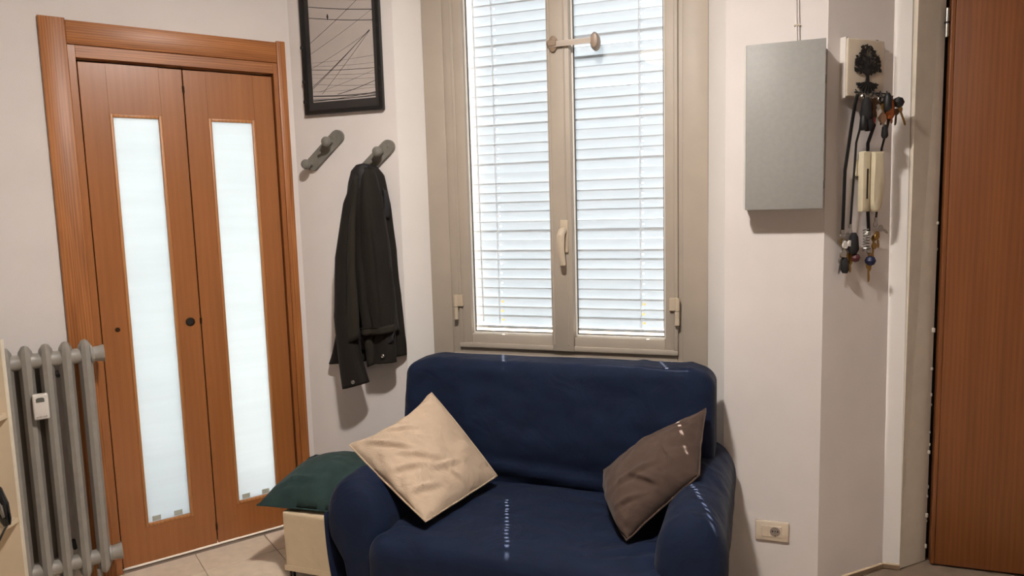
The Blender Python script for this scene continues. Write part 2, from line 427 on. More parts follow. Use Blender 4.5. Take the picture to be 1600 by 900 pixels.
sf = NB(); box(sf, -2.2, 2.0, 0.03, 3.6, -0.02, 0.0)
top('floor_side', sf, M_tile, FL, (0, 0.03, 0), 'white floor of the bright room seen under the folding door', 'floor', kind='structure')
# unseen slab added behind the folding door to keep sun off its panes
ro = NB(); box(ro, -2.2, 1.72, 0.10, 3.6, 2.62, 2.72)
top('sun_block_slab', ro, M_ceil, FL, (0, 0.1, 2.62), 'unseen white slab added to keep sun off the folding door', 'ceiling', kind='structure')

# baseboards of the right wall
def baseboard(name, fr, x0, x1, label):
    t = thing(name, label, 'baseboard', fr, ((x0 + x1) / 2, 0, 0), kind='structure')
    b = NB(); box(b, x0, x1, -0.010, 0, 0, 0.016); part('skirting_board', b, M_base, t)
    b = NB(); box(b, x0, x1, -0.011, 0, 0.016, 0.021, 0.001, 1); part('lit_top_edge', b, M_basetop, t)
baseboard('baseboard_right', FR, 0.0, 0.35, 'skirting strip with painted brown shade below the key rack')
baseboard('baseboard_far', FC, 0.0, 0.062, 'short skirting strip on the narrow pale pier')

# ------------------------------------------------------------------ folding door
d1 = thing('door_1', 'brown wooden folding door with two narrow frosted panes', 'door', FL, (0.384, 0.0, 0), kind='structure')
DEP = 0.012
def leaf(x0, x1, gx0, gx1, g0=0.186, g1=1.907):
    b = NB(); z0, z1 = 0.017, 2.118; y0, y1 = DEP, DEP + 0.032
    box(b, x0, gx0 - 0.012, y0, y1, z0, z1, 0.0015, 1); box(b, gx1 + 0.012, x1, y0, y1, z0, z1, 0.0015, 1)
    box(b, gx0 - 0.0125, gx1 + 0.0125, y0 + .0002, y1, z0, g0 - 0.012); box(b, gx0 - 0.0125, gx1 + 0.0125, y0 + .0002, y1, g1 + 0.012, z1)
    o = part('door_leaf', b, M_leaf, d1)
    b = NB(); t = 0.013; yb = DEP - 0.003
    for (a, c, e, f) in ((gx0 - t, gx0, g0 - t, g1 + t), (gx1, gx1 + t, g0 - t, g1 + t)): box(b, a, c, yb, yb + 0.02, e, f, 0.003, 2)
    for (e, f) in ((g0 - t, g0), (g1, g1 + t)): box(b, gx0, gx1, yb, yb + 0.02, e, f, 0.003, 2)
    part('glazing_bead', b, M_bead, o)
    b = NB(); box(b, gx0 - 0.004, gx1 + 0.004, DEP + 0.010, DEP + 0.014, g0 - 0.004, g1 + 0.004); part('frosted_pane', b, M_frost, o)
    for fx in (0.10, 0.62):
        w = gx1 - gx0; b = NB(); box(b, gx0 + w * fx, gx0 + w * fx + 0.034, DEP + 0.006, DEP + 0.0095, g0 + 0.004, g0 + 0.026, 0.001, 1); part('film_clip', b, M_tape, o)
    return o
lf1 = leaf(0.005, 0.385, 0.114, 0.282); lf2 = leaf(0.389, 0.764, 0.493, 0.665)
b = NB(); lathe(b, [(0.019, 0), (0.019, 0.003), (0.0145, 0.004), (0.013, 0.001)], (0.343, DEP, 1.043), (0, -1, 0), 24); part('finger_pull', b, M_bronze, lf1)
b = NB(); lathe(b, [(0.0135, 0), (0.0135, 0.0015), (0, 0.0015)], (0.343, DEP - 0.0005, 1.043), (0, -1, 0), 24); part('pull_recess', b, M_iron, lf1)
b = NB(); lathe(b, [(0.010, 0), (0.010, 0.002), (0.006, 0.003), (0, 0.003)], (0.062, DEP, 1.041), (0, -1, 0), 18); part('key_rosette', b, M_bronze, lf1)
b = NB(); tube(b, [(0.387, DEP - 0.001, 2.02), (0.387, DEP - 0.001, 2.05)], 0.005, 10); part('hinge', b, M_bronze, lf2)
b = NB(); tube(b, [(0.387, DEP - 0.001, 0.08), (0.387, DEP - 0.001, 0.11)], 0.005, 10); part('hinge', b, M_bronze, lf2)
b = NB(); tube(b, [(0.387, DEP - 0.001, 1.03), (0.387, DEP - 0.001, 1.055)], 0.005, 10); part('hinge', b, M_bronze, lf2)
# frame lining and casings
t1 = thing('trim_6', 'oak casing boards framing the folding door', 'door casing', FL, (0.384, 0, 0), kind='structure')
b = NB(); box(b, -0.116, -0.026, -0.016, 0.0, 0, 2.274, 0.003, 2); part('side_casing', b, M_casing, t1)
b = NB(); box(b, 0.787, 0.826, -0.016, 0.0, 0, 2.274, 0.003, 2); part('side_casing', b, M_casing, t1)
b = NB(); box(b, -0.026, 0.787, -0.013, 0.0, 2.178, 2.268, 0.003, 2); part('head_casing', b, M_casing_h, t1)
b = NB(); box(b, -0.026, 0.0, -0.004, 0.09, 0, 2.178, 0.001, 1); part('jamb_lining', b, M_leaf, t1)
b = NB(); box(b, 0.769, 0.796, -0.004, 0.09, 0, 2.178, 0.001, 1); part('jamb_lining', b, M_leaf, t1)
b = NB(); box(b, 0.0, 0.769, -0.004, 0.09, 2.130, 2.178, 0.001, 1); part('head_lining', b, M_casing_h, t1)
b = NB(); box(b, 0.0, 0.012, 0.05, 0.09, 0, 2.13); part('jamb_gap_shade', b, M_dark, t1)  # this and the next dark strips paint the shade in the leaf gaps
b = NB(); box(b, 0.757, 0.769, 0.05, 0.09, 0, 2.13); part('jamb_gap_shade', b, M_dark, t1)
b = NB(); box(b, 0.380, 0.394, DEP + 0.033, DEP + 0.037, 0.02, 2.13); part('leaf_gap_shade', b, M_dark, t1)
b = NB(); box(b, 0.0, 0.769, 0.05, 0.09, 2.112, 2.13); part('top_gap_shade', b, M_dark, t1)

# ------------------------------------------------------------------ window
w1 = thing('window_1', 'beige framed double casement window behind the sofa', 'window', FW, (1.225, 0.145, 0.77), kind='structure')
def ring(b, x0, x1, z0, z1, w, y0, y1, bev=0.003):
    box(b, x0, x0 + w, y0, y1, z0, z1, bev, 2); box(b, x1 - w, x1, y0, y1, z0, z1, bev, 2)
    box(b, x0 + w, x1 - w, y0, y1, z0, z0 + w, bev, 2); box(b, x0 + w, x1 - w, y0, y1, z1 - w, z1, bev, 2)
VF = 0.132   # face of the fixed frame
b = NB(); ring(b, 0.603, 1.842, 0.74, 2.64, 0.100, VF, VF + 0.055); part('outer_frame', b, M_winframe, w1)
b = NB(); ring(b, 0.700, 1.762, 0.836, 2.56, 0.042, VF + 0.006, VF + 0.05); part('inner_frame', b, M_winframe, w1)
def sash(x0, x1, g0, g1, z0=0.868, z1=2.55, gz0=0.932, gz1=2.50):
    b = NB(); y0, y1 = VF - 0.004, VF + 0.040
    box(b, x0, g0, y0, y1, z0, z1, 0.003, 2); box(b, g1, x1, y0, y1, z0, z1, 0.003, 2)
    box(b, g0, g1, y0, y1, z0, gz0, 0.003, 2); box(b, g0, g1, y0, y1, gz1, z1, 0.003, 2)
    o = part('sash', b, M_winframe, w1)
    b = NB(); e = 0.012
    box(b, x0, x1, y0 - 0.006, y0 + 0.004, z0, z0 + 0.022, 0.003, 2)
    box(b, x0, x0 + 0.016, y0 - 0.004, y0 + 0.004, z0 + 0.022, z1, 0.003, 2); box(b, x1 - 0.016, x1, y0 - 0.004, y0 + 0.004, z0 + 0.022, z1, 0.003, 2)
    part('rebate_moulding', b, M_winframe, o)
    b = NB(); t = 0.006; yy = VF + 0.018
    box(b, g0, g0 + t, yy, yy + 0.01, gz0, gz1); box(b, g1 - t, g1, yy, yy + 0.01, gz0, gz1); box(b, g0, g1, yy, yy + 0.01, gz0, gz0 + t)
    part('white_gasket', b, M_winwhite, o)
    b = NB(); t = 0.010; yy = VF + 0.026
    box(b, g0, g0 + t, yy, yy + 0.006, gz0, gz1); box(b, g1 - t, g1, yy, yy + 0.006, gz0, gz1); box(b, g0, g1, yy, yy + 0.006, gz0, gz0 + 0.011)
    part('dark_gasket', b, M_gasket, o)
    b = NB(); box(b, g0, g1, VF + 0.030, VF + 0.034, gz0, gz1); part('pane', b, M_glass, o, smooth=False)
    return o
s1 = sash(0.740, 1.198, 0.800, 1.183); s2 = sash(1.200, 1.724, 1.284, 1.672)
b = NB(); box(b, 1.186, 1.282, VF - 0.014, VF, 0.868, 2.55, 0.004, 2); part('mullion_cover', b, M_winframe, w1)
b = NB(); box(b, 1.190, 1.200, VF - 0.017, VF - 0.012, 0.895, 2.55, 0.002, 1); box(b, 1.255, 1.262, VF - 0.017, VF - 0.012, 0.895, 2.55, 0.002, 1); part('mullion_bead', b, M_winframe, w1)
# hinges
for x, pl_ in ((0.731, 1), (1.722, -1)):
    h = NB(); tube(h, [(x, VF - 0.018, 1.058), (x, VF - 0.018, 1.112)], 0.0105, 14); tube(h, [(x, VF - 0.018, 0.998), (x, VF - 0.018, 1.056)], 0.0095, 14)
    hp = part('window_hinge', h, M_handle, w1)
    h = NB(); box(h, min(x, x + pl_ * 0.032), max(x, x + pl_ * 0.032), VF - 0.018, VF - 0.002, 1.058, 1.110, 0.001, 1); part('hinge_plate', h, M_handle, hp)
# handle
h = NB(); box(h, 1.232, 1.266, VF - 0.026, VF - 0.014, 1.300, 1.440, 0.004, 3); hd = part('handle_plate', h, M_handle, w1)
h = NB()
tube(h, [(1.249, VF - 0.020, 1.395), (1.246, VF - 0.045, 1.392), (1.243, VF - 0.058, 1.375), (1.2425, VF - 0.058, 1.32), (1.249, VF - 0.050, 1.25)], [0.015, 0.016, 0.0165, 0.015, 0.012], 14)
part('handle_lever', h, M_handle, hd)
M_lock = mat('lock_plastic', '8f7a66', 0.4)
# child lock strap across the mullion
cl = thing('window_restrictor', 'beige adjustable strap lock stuck across the window mullion onto right pane', 'window lock', FW, (1.21, VF - 0.014, 2.17))
h = NB(); lathe(h, [(0.0, 0.016), (0.012, 0.016), (0.019, 0.011), (0.020, 0.0), (0, 0)], (1.216, VF - 0.014, 2.172), (0, -1, 0), 24)
for v in h.verts: v.co.z = 2.172 + (v.co.z - 2.172) * 1.7
part('lock_base', h, M_lock, cl)
h = NB(); box(h, 1.196, 1.232, VF - 0.036, VF - 0.028, 2.162, 2.186, 0.002, 1); part('buckle', h, M_lock, cl)
h = NB(); tube(h, [(1.192, VF - 0.033, 2.174), (1.200, VF - 0.033, 2.174)], 0.008, 12); part('release_button', h, M_lock, cl)
h = NB(); box(h, 1.20, 1.392, VF - 0.031, VF - 0.028, 2.158, 2.181)
for k in range(24): box(h, 1.245 + k * 0.006, 1.247 + k * 0.006, VF - 0.033, VF - 0.031, 2.162, 2.177)
part('strap', h, translucent('clear_strap', (0.80, 0.72, 0.64), 0.5), cl)
h = NB(); lathe(h, [(0, 0.0), (0.016, 0.0), (0.019, 0.012), (0.019, 0.03), (0.014, 0.040), (0, 0.042)], (1.392, VF + 0.0295, 2.168), (0, -1, 0), 24)
for v in h.verts: v.co.z = 2.168 + (v.co.z - 2.168) * 1.9; v.co.y = min(v.co.y, VF + 0.0295)
for v in h.verts:
    if v.co.y < VF - 0.01: pass
    v.co.y = VF + 0.0295 + (v.co.y - VF - 0.0295) * 1.55
part('pad', h, M_lock, cl)

# venetian blind outside the glass: one blind across both casements
YB = 0.212
vb = thing('venetian_blind', 'white venetian blind with closed slats hanging behind the window glass', 'blind', FW, (1.24, YB, 0.95))
SP = 0.0432; CORDS = (0.922, 1.245, 1.570)
X0, X1 = 0.775, 1.710
tilt = rad(87.6)
hw, hh = 0.0055, 0.0045
xs = [X0, CORDS[0] - hw, CORDS[0] + hw, CORDS[1] - hw, CORDS[1] + hw, CORDS[2] - hw, CORDS[2] + hw, X1]
ws = [-0.0224, -0.017, -hh, hh, 0.017, 0.0224]
sl = NB(); G = []
for x in xs:
    row = []
    for w in ws:
        crown = 0.002 * (1 - (w / 0.0224) ** 2)
        # width runs mostly upward; the upper edge is turned toward the room
        row.append(sl.verts.new((x, -math.cos(tilt) * w - crown, math.sin(tilt) * w)))
    G.append(row)
for i in range(len(xs) - 1):
    for j in range(len(ws) - 1):
        if i in (1, 3, 5) and j == 2: continue
        sl.faces.new((G[i][j], G[i + 1][j], G[i + 1][j + 1], G[i][j + 1]))
slat_me = bpy.data.meshes.new('slat'); sl.to_mesh(slat_me); sl.free(); finish(slat_me, M_slat, True, 60)
nsl = 39
for k in range(nsl):
    o = bpy.data.objects.new('slat', slat_me); COL.objects.link(o); o.parent = vb
    z = 0.985 + k * SP; dx = random.uniform(-0.002, 0.002)
    o.location = (dx - 1.24, random.uniform(-0.001, 0.001), z - 0.95); o.rotation_euler = (rad(random.uniform(-1.5, 1.5)), rad(random.uniform(-0.12, 0.12)), 0)
for cx in CORDS:
    h = NB(); 
    for off in (-0.0115, -0.0075): tube(h, [(cx + off, YB - 0.0165, 0.955), (cx + off, YB - 0.0165, 2.67)], 0.0011, 6)
    for k in range(nsl):
        z = 0.985 + k * SP; tube(h, [(cx - 0.010, YB - 0.022, z + 0.018), (cx + 0.004, YB - 0.019, z + 0.0205)], 0.0014, 5)
    part('ladder_cord', h, M_cord, vb)
h = NB(); tube(h, [(0.835, YB - 0.026, 0.98), (0.83, YB - 0.028, 2.66)], 0.003, 8); part('tilt_wand', h, M_cord, vb)
h = NB(); box(h, X0, X1, YB - 0.013, YB + 0.013, 0.947, 0.960, 0.003, 2); part('bottom_rail', h, M_slat, vb)
h = NB(); box(h, X0, X1, YB - 0.02, YB + 0.02, 2.66, 2.70, 0.003, 2); part('head_rail', h, M_litedge_rail, vb)

# outside: stone sill and the parapet beyond
h = NB(); box(h, 0.55, 1.90, 0.19, 0.48, 0.86, 0.905, 0.004, 2)
top('trim_5', h, M_stone, FW, (1.2, 0.33, 0.86), 'pale stone window sill outside the glass', 'sill', kind='structure')
h = NB(); box(h, -0.5, 3.5, 2.0, 2.2, -0.5, 0.85, 0.01, 2)
top('wall_outside', h, M_ochre, FW, (1.5, 2.1, -0.5), 'ochre parapet wall outside below the blind', 'wall', kind='structure')

# ------------------------------------------------------------------ entry door (right edge)
de = thing('door_2', 'dark orange wooden entry door at the right edge', 'door', FE, (0.5, 0, 0), kind='structure')
h = NB(); box(h, 0.020, 0.034, -0.002, 0.045, 0.006, 2.85, 0.002, 2); part('edge_strip', h, M_leaf2, de)
h = NB(); box(h, 0.0355, 0.92, 0.0, 0.045, 0.006, 2.85, 0.0015, 2); part('door_panel', h, M_leaf2, de)
h = NB(); box(h, -0.02, 0.96, 0.06, 0.09, 0, ZC); part('steel_frame', h, M_dark, de)
h = NB(); tube(h, [(0.008, 0.008, 2.095), (0.008, 0.008, 2.145)], 0.0075, 12); tube(h, [(0.008, 0.008, 2.150), (0.008, 0.008, 2.20)], 0.0075, 12); hg = part('hinge', h, M_steel, de)
h = NB(); tube(h, [(0.008, 0.008, 2.144), (0.008, 0.008, 2.151)], 0.0095, 12); part('hinge_ring', h, M_iron, hg)
h = NB()
for k in range(14):
    z = random.uniform(0.05, 1.5); s = random.uniform(0.002, 0.005)
    box(h, 0.004 + random.uniform(-.004, .004) - s, 0.004 + s, 0.012 - s, 0.012 + s, z - s * 2.2, z + s * 2.2, s * 0.6, 1)
o = part('plaster_crumbs', h, M_crumb, de); o['kind'] = 'stuff'
wn = NB(); box(wn, 0.90, 1.25, -0.02, 0.14, 0, ZC)
top('wall_entry', wn, M_wall, FE, (1.0, 0, 0), 'plain wall right of the entry door', 'wall', kind='structure')

# ------------------------------------------------------------------ radiator
ra = thing('radiator', 'old grey cast iron column radiator left of the folding door', 'radiator', FL, (-0.2, -0.13, 0))
RV = -0.125
def column(cx, rear):
    b = NB()
    sec = [(-0.017, 0.045), (-0.021, 0.018), (-0.012, -0.010), (0, -0.018), (0.012, -0.010), (0.021, 0.018), (0.017, 0.045)]
    def ringz(z, sx, sy, dy):
        sx *= 1.16
        return [b.verts.new((cx + a * sx, RV + dy + c * sy, z)) for a, c in sec]
    prof = [(0.085, 0.35, 0.4, 0.0), (0.095, 0.8, 0.9, 0), (0.115, 1.05, 1.1, 0), (0.19, 1.0, 1.0, 0), (0.90, 1.0, 1.0, 0), (0.985, 1.08, 1.1, 0), (1.012, 0.9, 1.0, 0), (1.030, 0.5, 0.6, 0), (1.036, 0.12, 0.2, 0)]
    R = [ringz(*p) for p in prof]; n = len(sec)
    for i in range(len(R) - 1):
        for k in range(n): b.faces.new((R[i][k], R[i][(k + 1) % n], R[i + 1][(k + 1) % n], R[i + 1][k]))
    b.faces.new(R[0][::-1]); b.faces.new(R[-1])
    return part('radiator_column', b, M_rad, ra, ang=28)
for k in range(6):
    column(-0.070 - 0.0645 * k, False)
for z in (0.972, 0.150):
    b = NB(); prof = []
    for k in range(-1, 6):
        x = 0.0645 * k
        prof += [(0.036, x - 0.0), (0.030, x + 0.016), (0.029, x + 0.032), (0.030, x + 0.048)]
    lathe(b, prof, (-0.070, RV + 0.020, z), (-1, 0, 0), 20)
    part('header_tube', b, M_rad, ra)
for z in (0.972, 0.150):
    b = NB(); lathe(b, [(0.036, 0), (0.036, 0.008), (0.029, 0.010), (0.029, 0.016), (0.024, 0.018), (0, 0.018)], (-0.052, RV + 0.020, z), (1, 0, 0), 12); lathe(b, [(0.027, 0), (0.027, 0.014), (0.02, 0.018), (0, 0.018)], (-0.036, RV + 0.020, z), (1, 0, 0), 6)
    part('end_plug', b, M_rad, ra)
b = NB(); box(b, -0.42, -0.185, RV + 0.062, RV + 0.075, 0.17, 0.945, 0.002, 1); part('rear_panel', b, mat('rear_panel_grey', '6d675f', 0.6), ra)
for z in (0.9, 0.2):
    b = NB(); tube(b, [(-0.165, RV + 0.04, z), (-0.165, -0.002, z)], 0.008, 8); part('wall_bracket', b, M_iron, ra)
b = NB(); tube(b, [(-0.36, RV + 0.02, 0.10), (-0.36, RV + 0.02, 0.0)], 0.012, 10); part('foot', b, M_rad, ra)
b = NB(); tube(b, [(-0.09, RV + 0.02, 0.10), (-0.09, RV + 0.02, 0.0)], 0.010, 10); part('foot', b, M_rad, ra)
hm = thing('heat_meter', 'small white heat meter clipped on the grey radiator columns', 'meter', FL, (-0.231, RV - 0.02, 0.80))
b = NB(); box(b, -0.257, -0.206, RV - 0.045, RV - 0.019, 0.757, 0.855, 0.007, 3); mc = part('casing', b, M_plastic, hm)
b = NB(); prism(b, [(-0.246, 0.825), (-0.219, 0.825), (-0.219, 0.838), (-0.225, 0.842), (-0.240, 0.842), (-0.246, 0.838)], RV - 0.0462, RV - 0.044); part('display', b, M_lcd, hm)
b = NB()
for k in range(6): box(b, -0.249 + k * 0.006, -0.2455 + k * 0.006, RV - 0.0455, RV - 0.0445, 0.766 + (k % 2) * .001, 0.7705 + (k % 3) * .0008)
part('small_print', b, M_print, hm)

# ------------------------------------------------------------------ cream shelf at the left edge
sh = thing('shelf_unit', 'cream open shelf board with small shelves at the left edge', 'shelf', FS, (-0.2, 0, 0))
b = NB(); box(b, -0.42, -0.004, 0, 0.016, 0, 1.110); part('back_board', b, M_shelf, sh)
b = NB(); box(b, -0.004, 0.0, -0.001, 0.017, 0, 1.112); part('edge_band', b, M_shelfedge, sh)
for z in (0.866, 0.504, 0.14):
    b = NB(); prism(b, [(-0.42, 0), (-0.006, 0), (-0.020, -0.06), (-0.06, -0.16), (-0.14, -0.2), (-0.42, -0.2)], z - 0.018, z, 'xy'); part('shelf_board', b, M_shelf, sh)
b = NB(); box(b, -0.42, -0.404, -0.2, 0, 0, 1.11); part('side_panel', b, M_shelf, sh)
gd = thing('handset', 'glossy black handheld device with a cord leaning on the cream shelf', 'device', FS, (-0.028, -0.07, 0.504))
b = NB(); tube(b, [(-0.044, -0.05, 0.64), (-0.038, -0.055, 0.625), (-0.024, -0.068, 0.575), (-0.012, -0.078, 0.525), (-0.008, -0.082, 0.508)], [0.006, 0.015, 0.021, 0.016, 0.010], 16); bd = part('body', b, M_gloss, gd)
b = NB(); tube(b, [(-0.035, -0.068, 0.615), (-0.021, -0.084, 0.575), (-0.012, -0.092, 0.54)], [0.003, 0.008, 0.004], 10); part('silver_trim', b, M_steel, gd)
b = NB(); tube(b, [(-0.008, -0.082, 0.510), (-0.004, -0.12, 0.507), (-0.004, -0.165, 0.49), (-0.008, -0.178, 0.42), (-0.014, -0.185, 0.33), (-0.038, -0.19, 0.2)], 0.0035, 8); part('cord', b, M_iron, gd)

# ------------------------------------------------------------------ picture
pc = thing('framed_picture', 'black framed photograph of power lines on the wall above the hooks', 'picture', FW, (0.28, 0, 2.2))
PX0, PX1, PZ0, PZ1 = 0.076, 0.478, 1.943, 2.52
b = NB(); ring(b, PX0, PX1, PZ0, PZ1, 0.018, -0.024, -0.002, 0.002); part('frame', b, M_black, pc)
b = NB(); ring(b, PX0 + 0.017, PX1 - 0.017, PZ0 + 0.017, PZ1 - 0.017, 0.022, -0.012, -0.008, 0); box(b, PX0 + 0.017, PX1 - 0.017, -0.0122, -0.008, PZ0 + 0.017, PZ0 + 0.054); part('mount', b, M_mat, pc)
b = NB(); box(b, PX0 + 0.01, PX1 - 0.01, -0.008, -0.003, PZ0 + 0.01, PZ1 - 0.01); pp = part('print', b, M_photo, pc)
ix0, ix1, iz0, iz1 = PX0 + 0.040, PX1 - 0.040, PZ0 + 0.054, PZ1 - 0.04
def wires(lines, mt, nm):
    b = NB()
    for (xa, za, xb, zb, w) in lines:
        A = Vector((lerp(ix0, ix1, xa), 0, iz0 + za)); Bq = Vector((lerp(ix0, ix1, xb), 0, iz0 + zb))
        d = (Bq - A).normalized(); nrm = Vector((-d.z, 0, d.x)) * w * 1.5
        n = 6; sag = 0.004
        for k in range(n):
            p0 = A.lerp(Bq, k / n); p1 = A.lerp(Bq, (k + 1) / n)
            p0 = p0 - Vector((0, 0, sag * math.sin(math.pi * k / n))); p1 = p1 - Vector((0, 0, sag * math.sin(math.pi * (k + 1) / n)))
            vs4 = [bm_v for bm_v in (b.verts.new((p.x, -0.0085, p.z)) for p in (p0 - nrm, p1 - nrm, p1 + nrm, p0 + nrm))]
            b.faces.new(vs4)
    o = part(nm, b, mt, pp, smooth=False); o['kind'] = 'stuff'
wires([(0, .005, 1, .025, .0008), (0, .010, 1, .012, .0011), (0, .016, 1, .008, .0006), (0, .028, 1, .018, .0008), (0, .068, .95, .290, .0008), (0, .060, .95, .292, .0007), (.15, .035, .95, .288, .0006),
       (0, .03, 1, .022, .0007), (.4, .028, 1, .074, .0008), (0, .145, 1, .128, .0007), (0, .372, 1, .330, .0009), (0, .420, 1, .375, .0010), (0, .262, .85, .440, .0007), (.35, .445, 1, .415, .0008), (.5, .47, 1, .455, .0007)], M_ink, 'printed_wires')
wires([(0, .215, 1, .375, .0006), (0, .150, .95, .285, .0006), (0, .175, 1, .182, .0004), (0, .125, 1, .105, .0005), (0, .11, 1, .085, .0004), (.1, .045, 1, .120, .0005), (0, .082, 1, .055, .0005), (0, .048, 1, .045, .0004), (0, .16, 1, .15, .0004)], M_ink2, 'printed_faint_wires')
b = NB(); prism(b, [(lerp(ix0, ix1, .30), iz0 + .352), (lerp(ix0, ix1, .315), iz0 + .364), (lerp(ix0, ix1, .31), iz0 + .376), (lerp(ix0, ix1, .295), iz0 + .380), (lerp(ix0, ix1, .285), iz0 + .366)], -0.0088, -0.008); part('printed_bird', b, M_ink, pp)
b = NB(); box(b, PX0 + 0.016, PX1 - 0.016, -0.0165, -0.0155, PZ0 + 0.016, PZ1 - 0.016); part('glazing', b, M_glass, pc, smooth=False)
for (x, z) in ((PX0 + .003, 2.0), (PX0 + .003, 2.09), (PX1 - .003, 2.03), (PX1 - .003, 2.12), (PX1 - .003, 2.3), (PX0 + .003, 2.24)):
    b = NB(); box(b, x - .006, x + .006, -0.0262, -0.0235, z - .007, z + .007, .002, 1)
    part('frame_clip', b, M_black, pc)

# ------------------------------------------------------------------ hook racks
def hook_rack(a, c, knobs, pegs, screws, label):
    t = thing('hook_rack', label, 'coat hooks', FW, ((a[0] + c[0]) / 2, 0, (a[1] + c[1]) / 2), 'slanted grey hook boards')
    A = Vector((a[0], 0, a[1])); C = Vector((c[0], 0, c[1])); d = (C - A).normalized(); n = Vector((-d.z, 0, d.x)); R = 0.031
    poly = []
    for k in range(13):
        an = math.pi / 2 + math.pi * k / 12; p = A + d * math.cos(an) * R + n * math.sin(an) * R; poly.append((p.x, p.z))
    for k in range(13):
        an = -math.pi / 2 + math.pi * k / 12; p = C + d * math.cos(an) * R + n * math.sin(an) * R; poly.append((p.x, p.z))
    b = NB(); prism(b, poly, -0.018, 0)
    es = [e for e in b.edges if e.calc_length() < 0.4 and all(abs(v.co.y + 0.018) < 1e-5 for v in e.verts)]
    bmesh.ops.bevel(b, geom=es, offset=0.002, segments=2, affect='EDGES'); part('board', b, M_rack, t)
    L_ = (C - A).length
    for f in knobs:
        p = A + d * L_ * f; b = NB()
        lathe(b, [(0.010, 0.0), (0.009, 0.018), (0.010, 0.026), (0.018, 0.030), (0.0225, 0.038), (0.0225, 0.046), (0.018, 0.055), (0.008, 0.060), (0, 0.061)], (p.x, -0.018, p.z), (0, -1, 0), 24); part('knob', b, M_rack, t)
    for f in pegs:
        p = A + d * L_ * f; b = NB(); lathe(b, [(0.007, 0), (0.0065, 0.012), (0.008, 0.016), (0.0075, 0.022), (0, 0.024)], (p.x, -0.018, p.z), (0, -1, 0), 16); part('peg', b, M_rack, t)
    for f in screws:
        p = A + d * L_ * f; b = NB(); lathe(b, [(0.0042, 0), (0.0038, 0.0012), (0, 0.0015)], (p.x, -0.018, p.z), (0, -1, 0), 14); part('screw', b, M_steel, t)
    return t
hook_rack((0.094, 1.722), (0.232, 1.838), (-0.02, 0.80), (0.42,), (-0.10, 1.0), 'bare slanted grey hook board below picture near the door')
hook_rack((0.350, 1.668), (0.487, 1.780), (0.06, 0.80), (0.45,), (-0.10, 1.0), 'slanted grey hook board by window holding the dark jacket')

# ------------------------------------------------------------------ jacket
jk = thing('jacket', 'dark olive brown jacket hanging from the right hook board', 'jacket', FW, (0.36, -0.08, 1.68))
def thick(o, t):
    m = o.modifiers.new('cloth', 'SOLIDIFY'); m.thickness = t; m.offset = 0; return o
def drape(rows, v0, belly, folds, seed, ns=44, nt=30, hemtilt=0.0, curl=0.02, hem=None):
    """rows: (depth below top 0..1, left, right, z); cloth sheet with vertical folds"""
    zt, zb = rows[0][3], rows[-1][3]
    tb = [(r[0], r[1], r[2], r[3]) for r in rows]
    def f(s, t):
        uL, uR, z = table(tb, s)
        e = math.sin(math.pi * t)
        z += hemtilt * t * s + (hem(t) * s ** 3 if hem else 0)
        fo = 0
        for (ph, fr_, am) in folds: fo += am * math.sin(ph + fr_ * 2 * math.pi * t + 1.2 * nz(t * 2, s * 2.0, seed))
        w = uR - uL
        v = v0 + belly * (e ** 0.6) * sst(-.05, .3, s + .05) + fo * min(1, 0.35 + s) * (w / 0.25) - curl * (abs(2 * t - 1) ** 6)
        v += 0.004 * nz(t * 4, s * 9, seed + 3)
        u = lerp(uL, uR, t) + 0.005 * nz(t * 3, s * 7, seed + 9)
        return (u, -v, z)
    b = NB(); grid(b, f, ns, nt); return b
# back of the jacket, nearest the wall
b = drape([(0, .365, .425, 1.700), (.06, .325, .462, 1.655), (.2, .275, .490, 1.52), (.42, .258, .510, 1.30), (.60, .258, .518, 1.12), (.66, .214, .521, 1.08), (.88, .160, .534, .88), (1, .128, .540, .792)], 0.035, 0.028, [(0, 2.5, .008), (1, 5, .004)], 1.0, hemtilt=0.06)
thick(part('back_panel', b, M_jacket, jk, ang=80), 0.004)
# hood and collar gathered over the knob
b = NB()
def hood(s, t):
    a = 2 * math.pi * t; r = table([(0, .004, .004, 1.710), (.12, .030, .032, 1.704), (.3, .052, .045, 1.680), (.55, .064, .052, 1.63), (.8, .074, .055, 1.56), (1, .082, .052, 1.49)], s)
    k = 1 + 0.10 * math.sin(5 * a + 2 * s) * s
    return (.393 - .012 * s + r[0] * math.cos(a) * k, -.066 - r[1] * math.sin(a) * k * (1.0 if math.sin(a) > 0 else .7), r[2])
grid(b, hood, 16, 36, True); part('hood', b, M_lining, jk, ang=80)
# loose flap at the right edge
b = NB(); grid(b, lambda s, t: (.475 + .030 * t * (0.4 + 0.6 * math.sin(math.pi * min(1, s * .8 + .1))), -.05 - .012 * math.sin(3 * t + s), 1.60 - .125 * s - .012 * t), 10, 6)
thick(part('collar_flap', b, M_lining, jk, ang=80), 0.004)
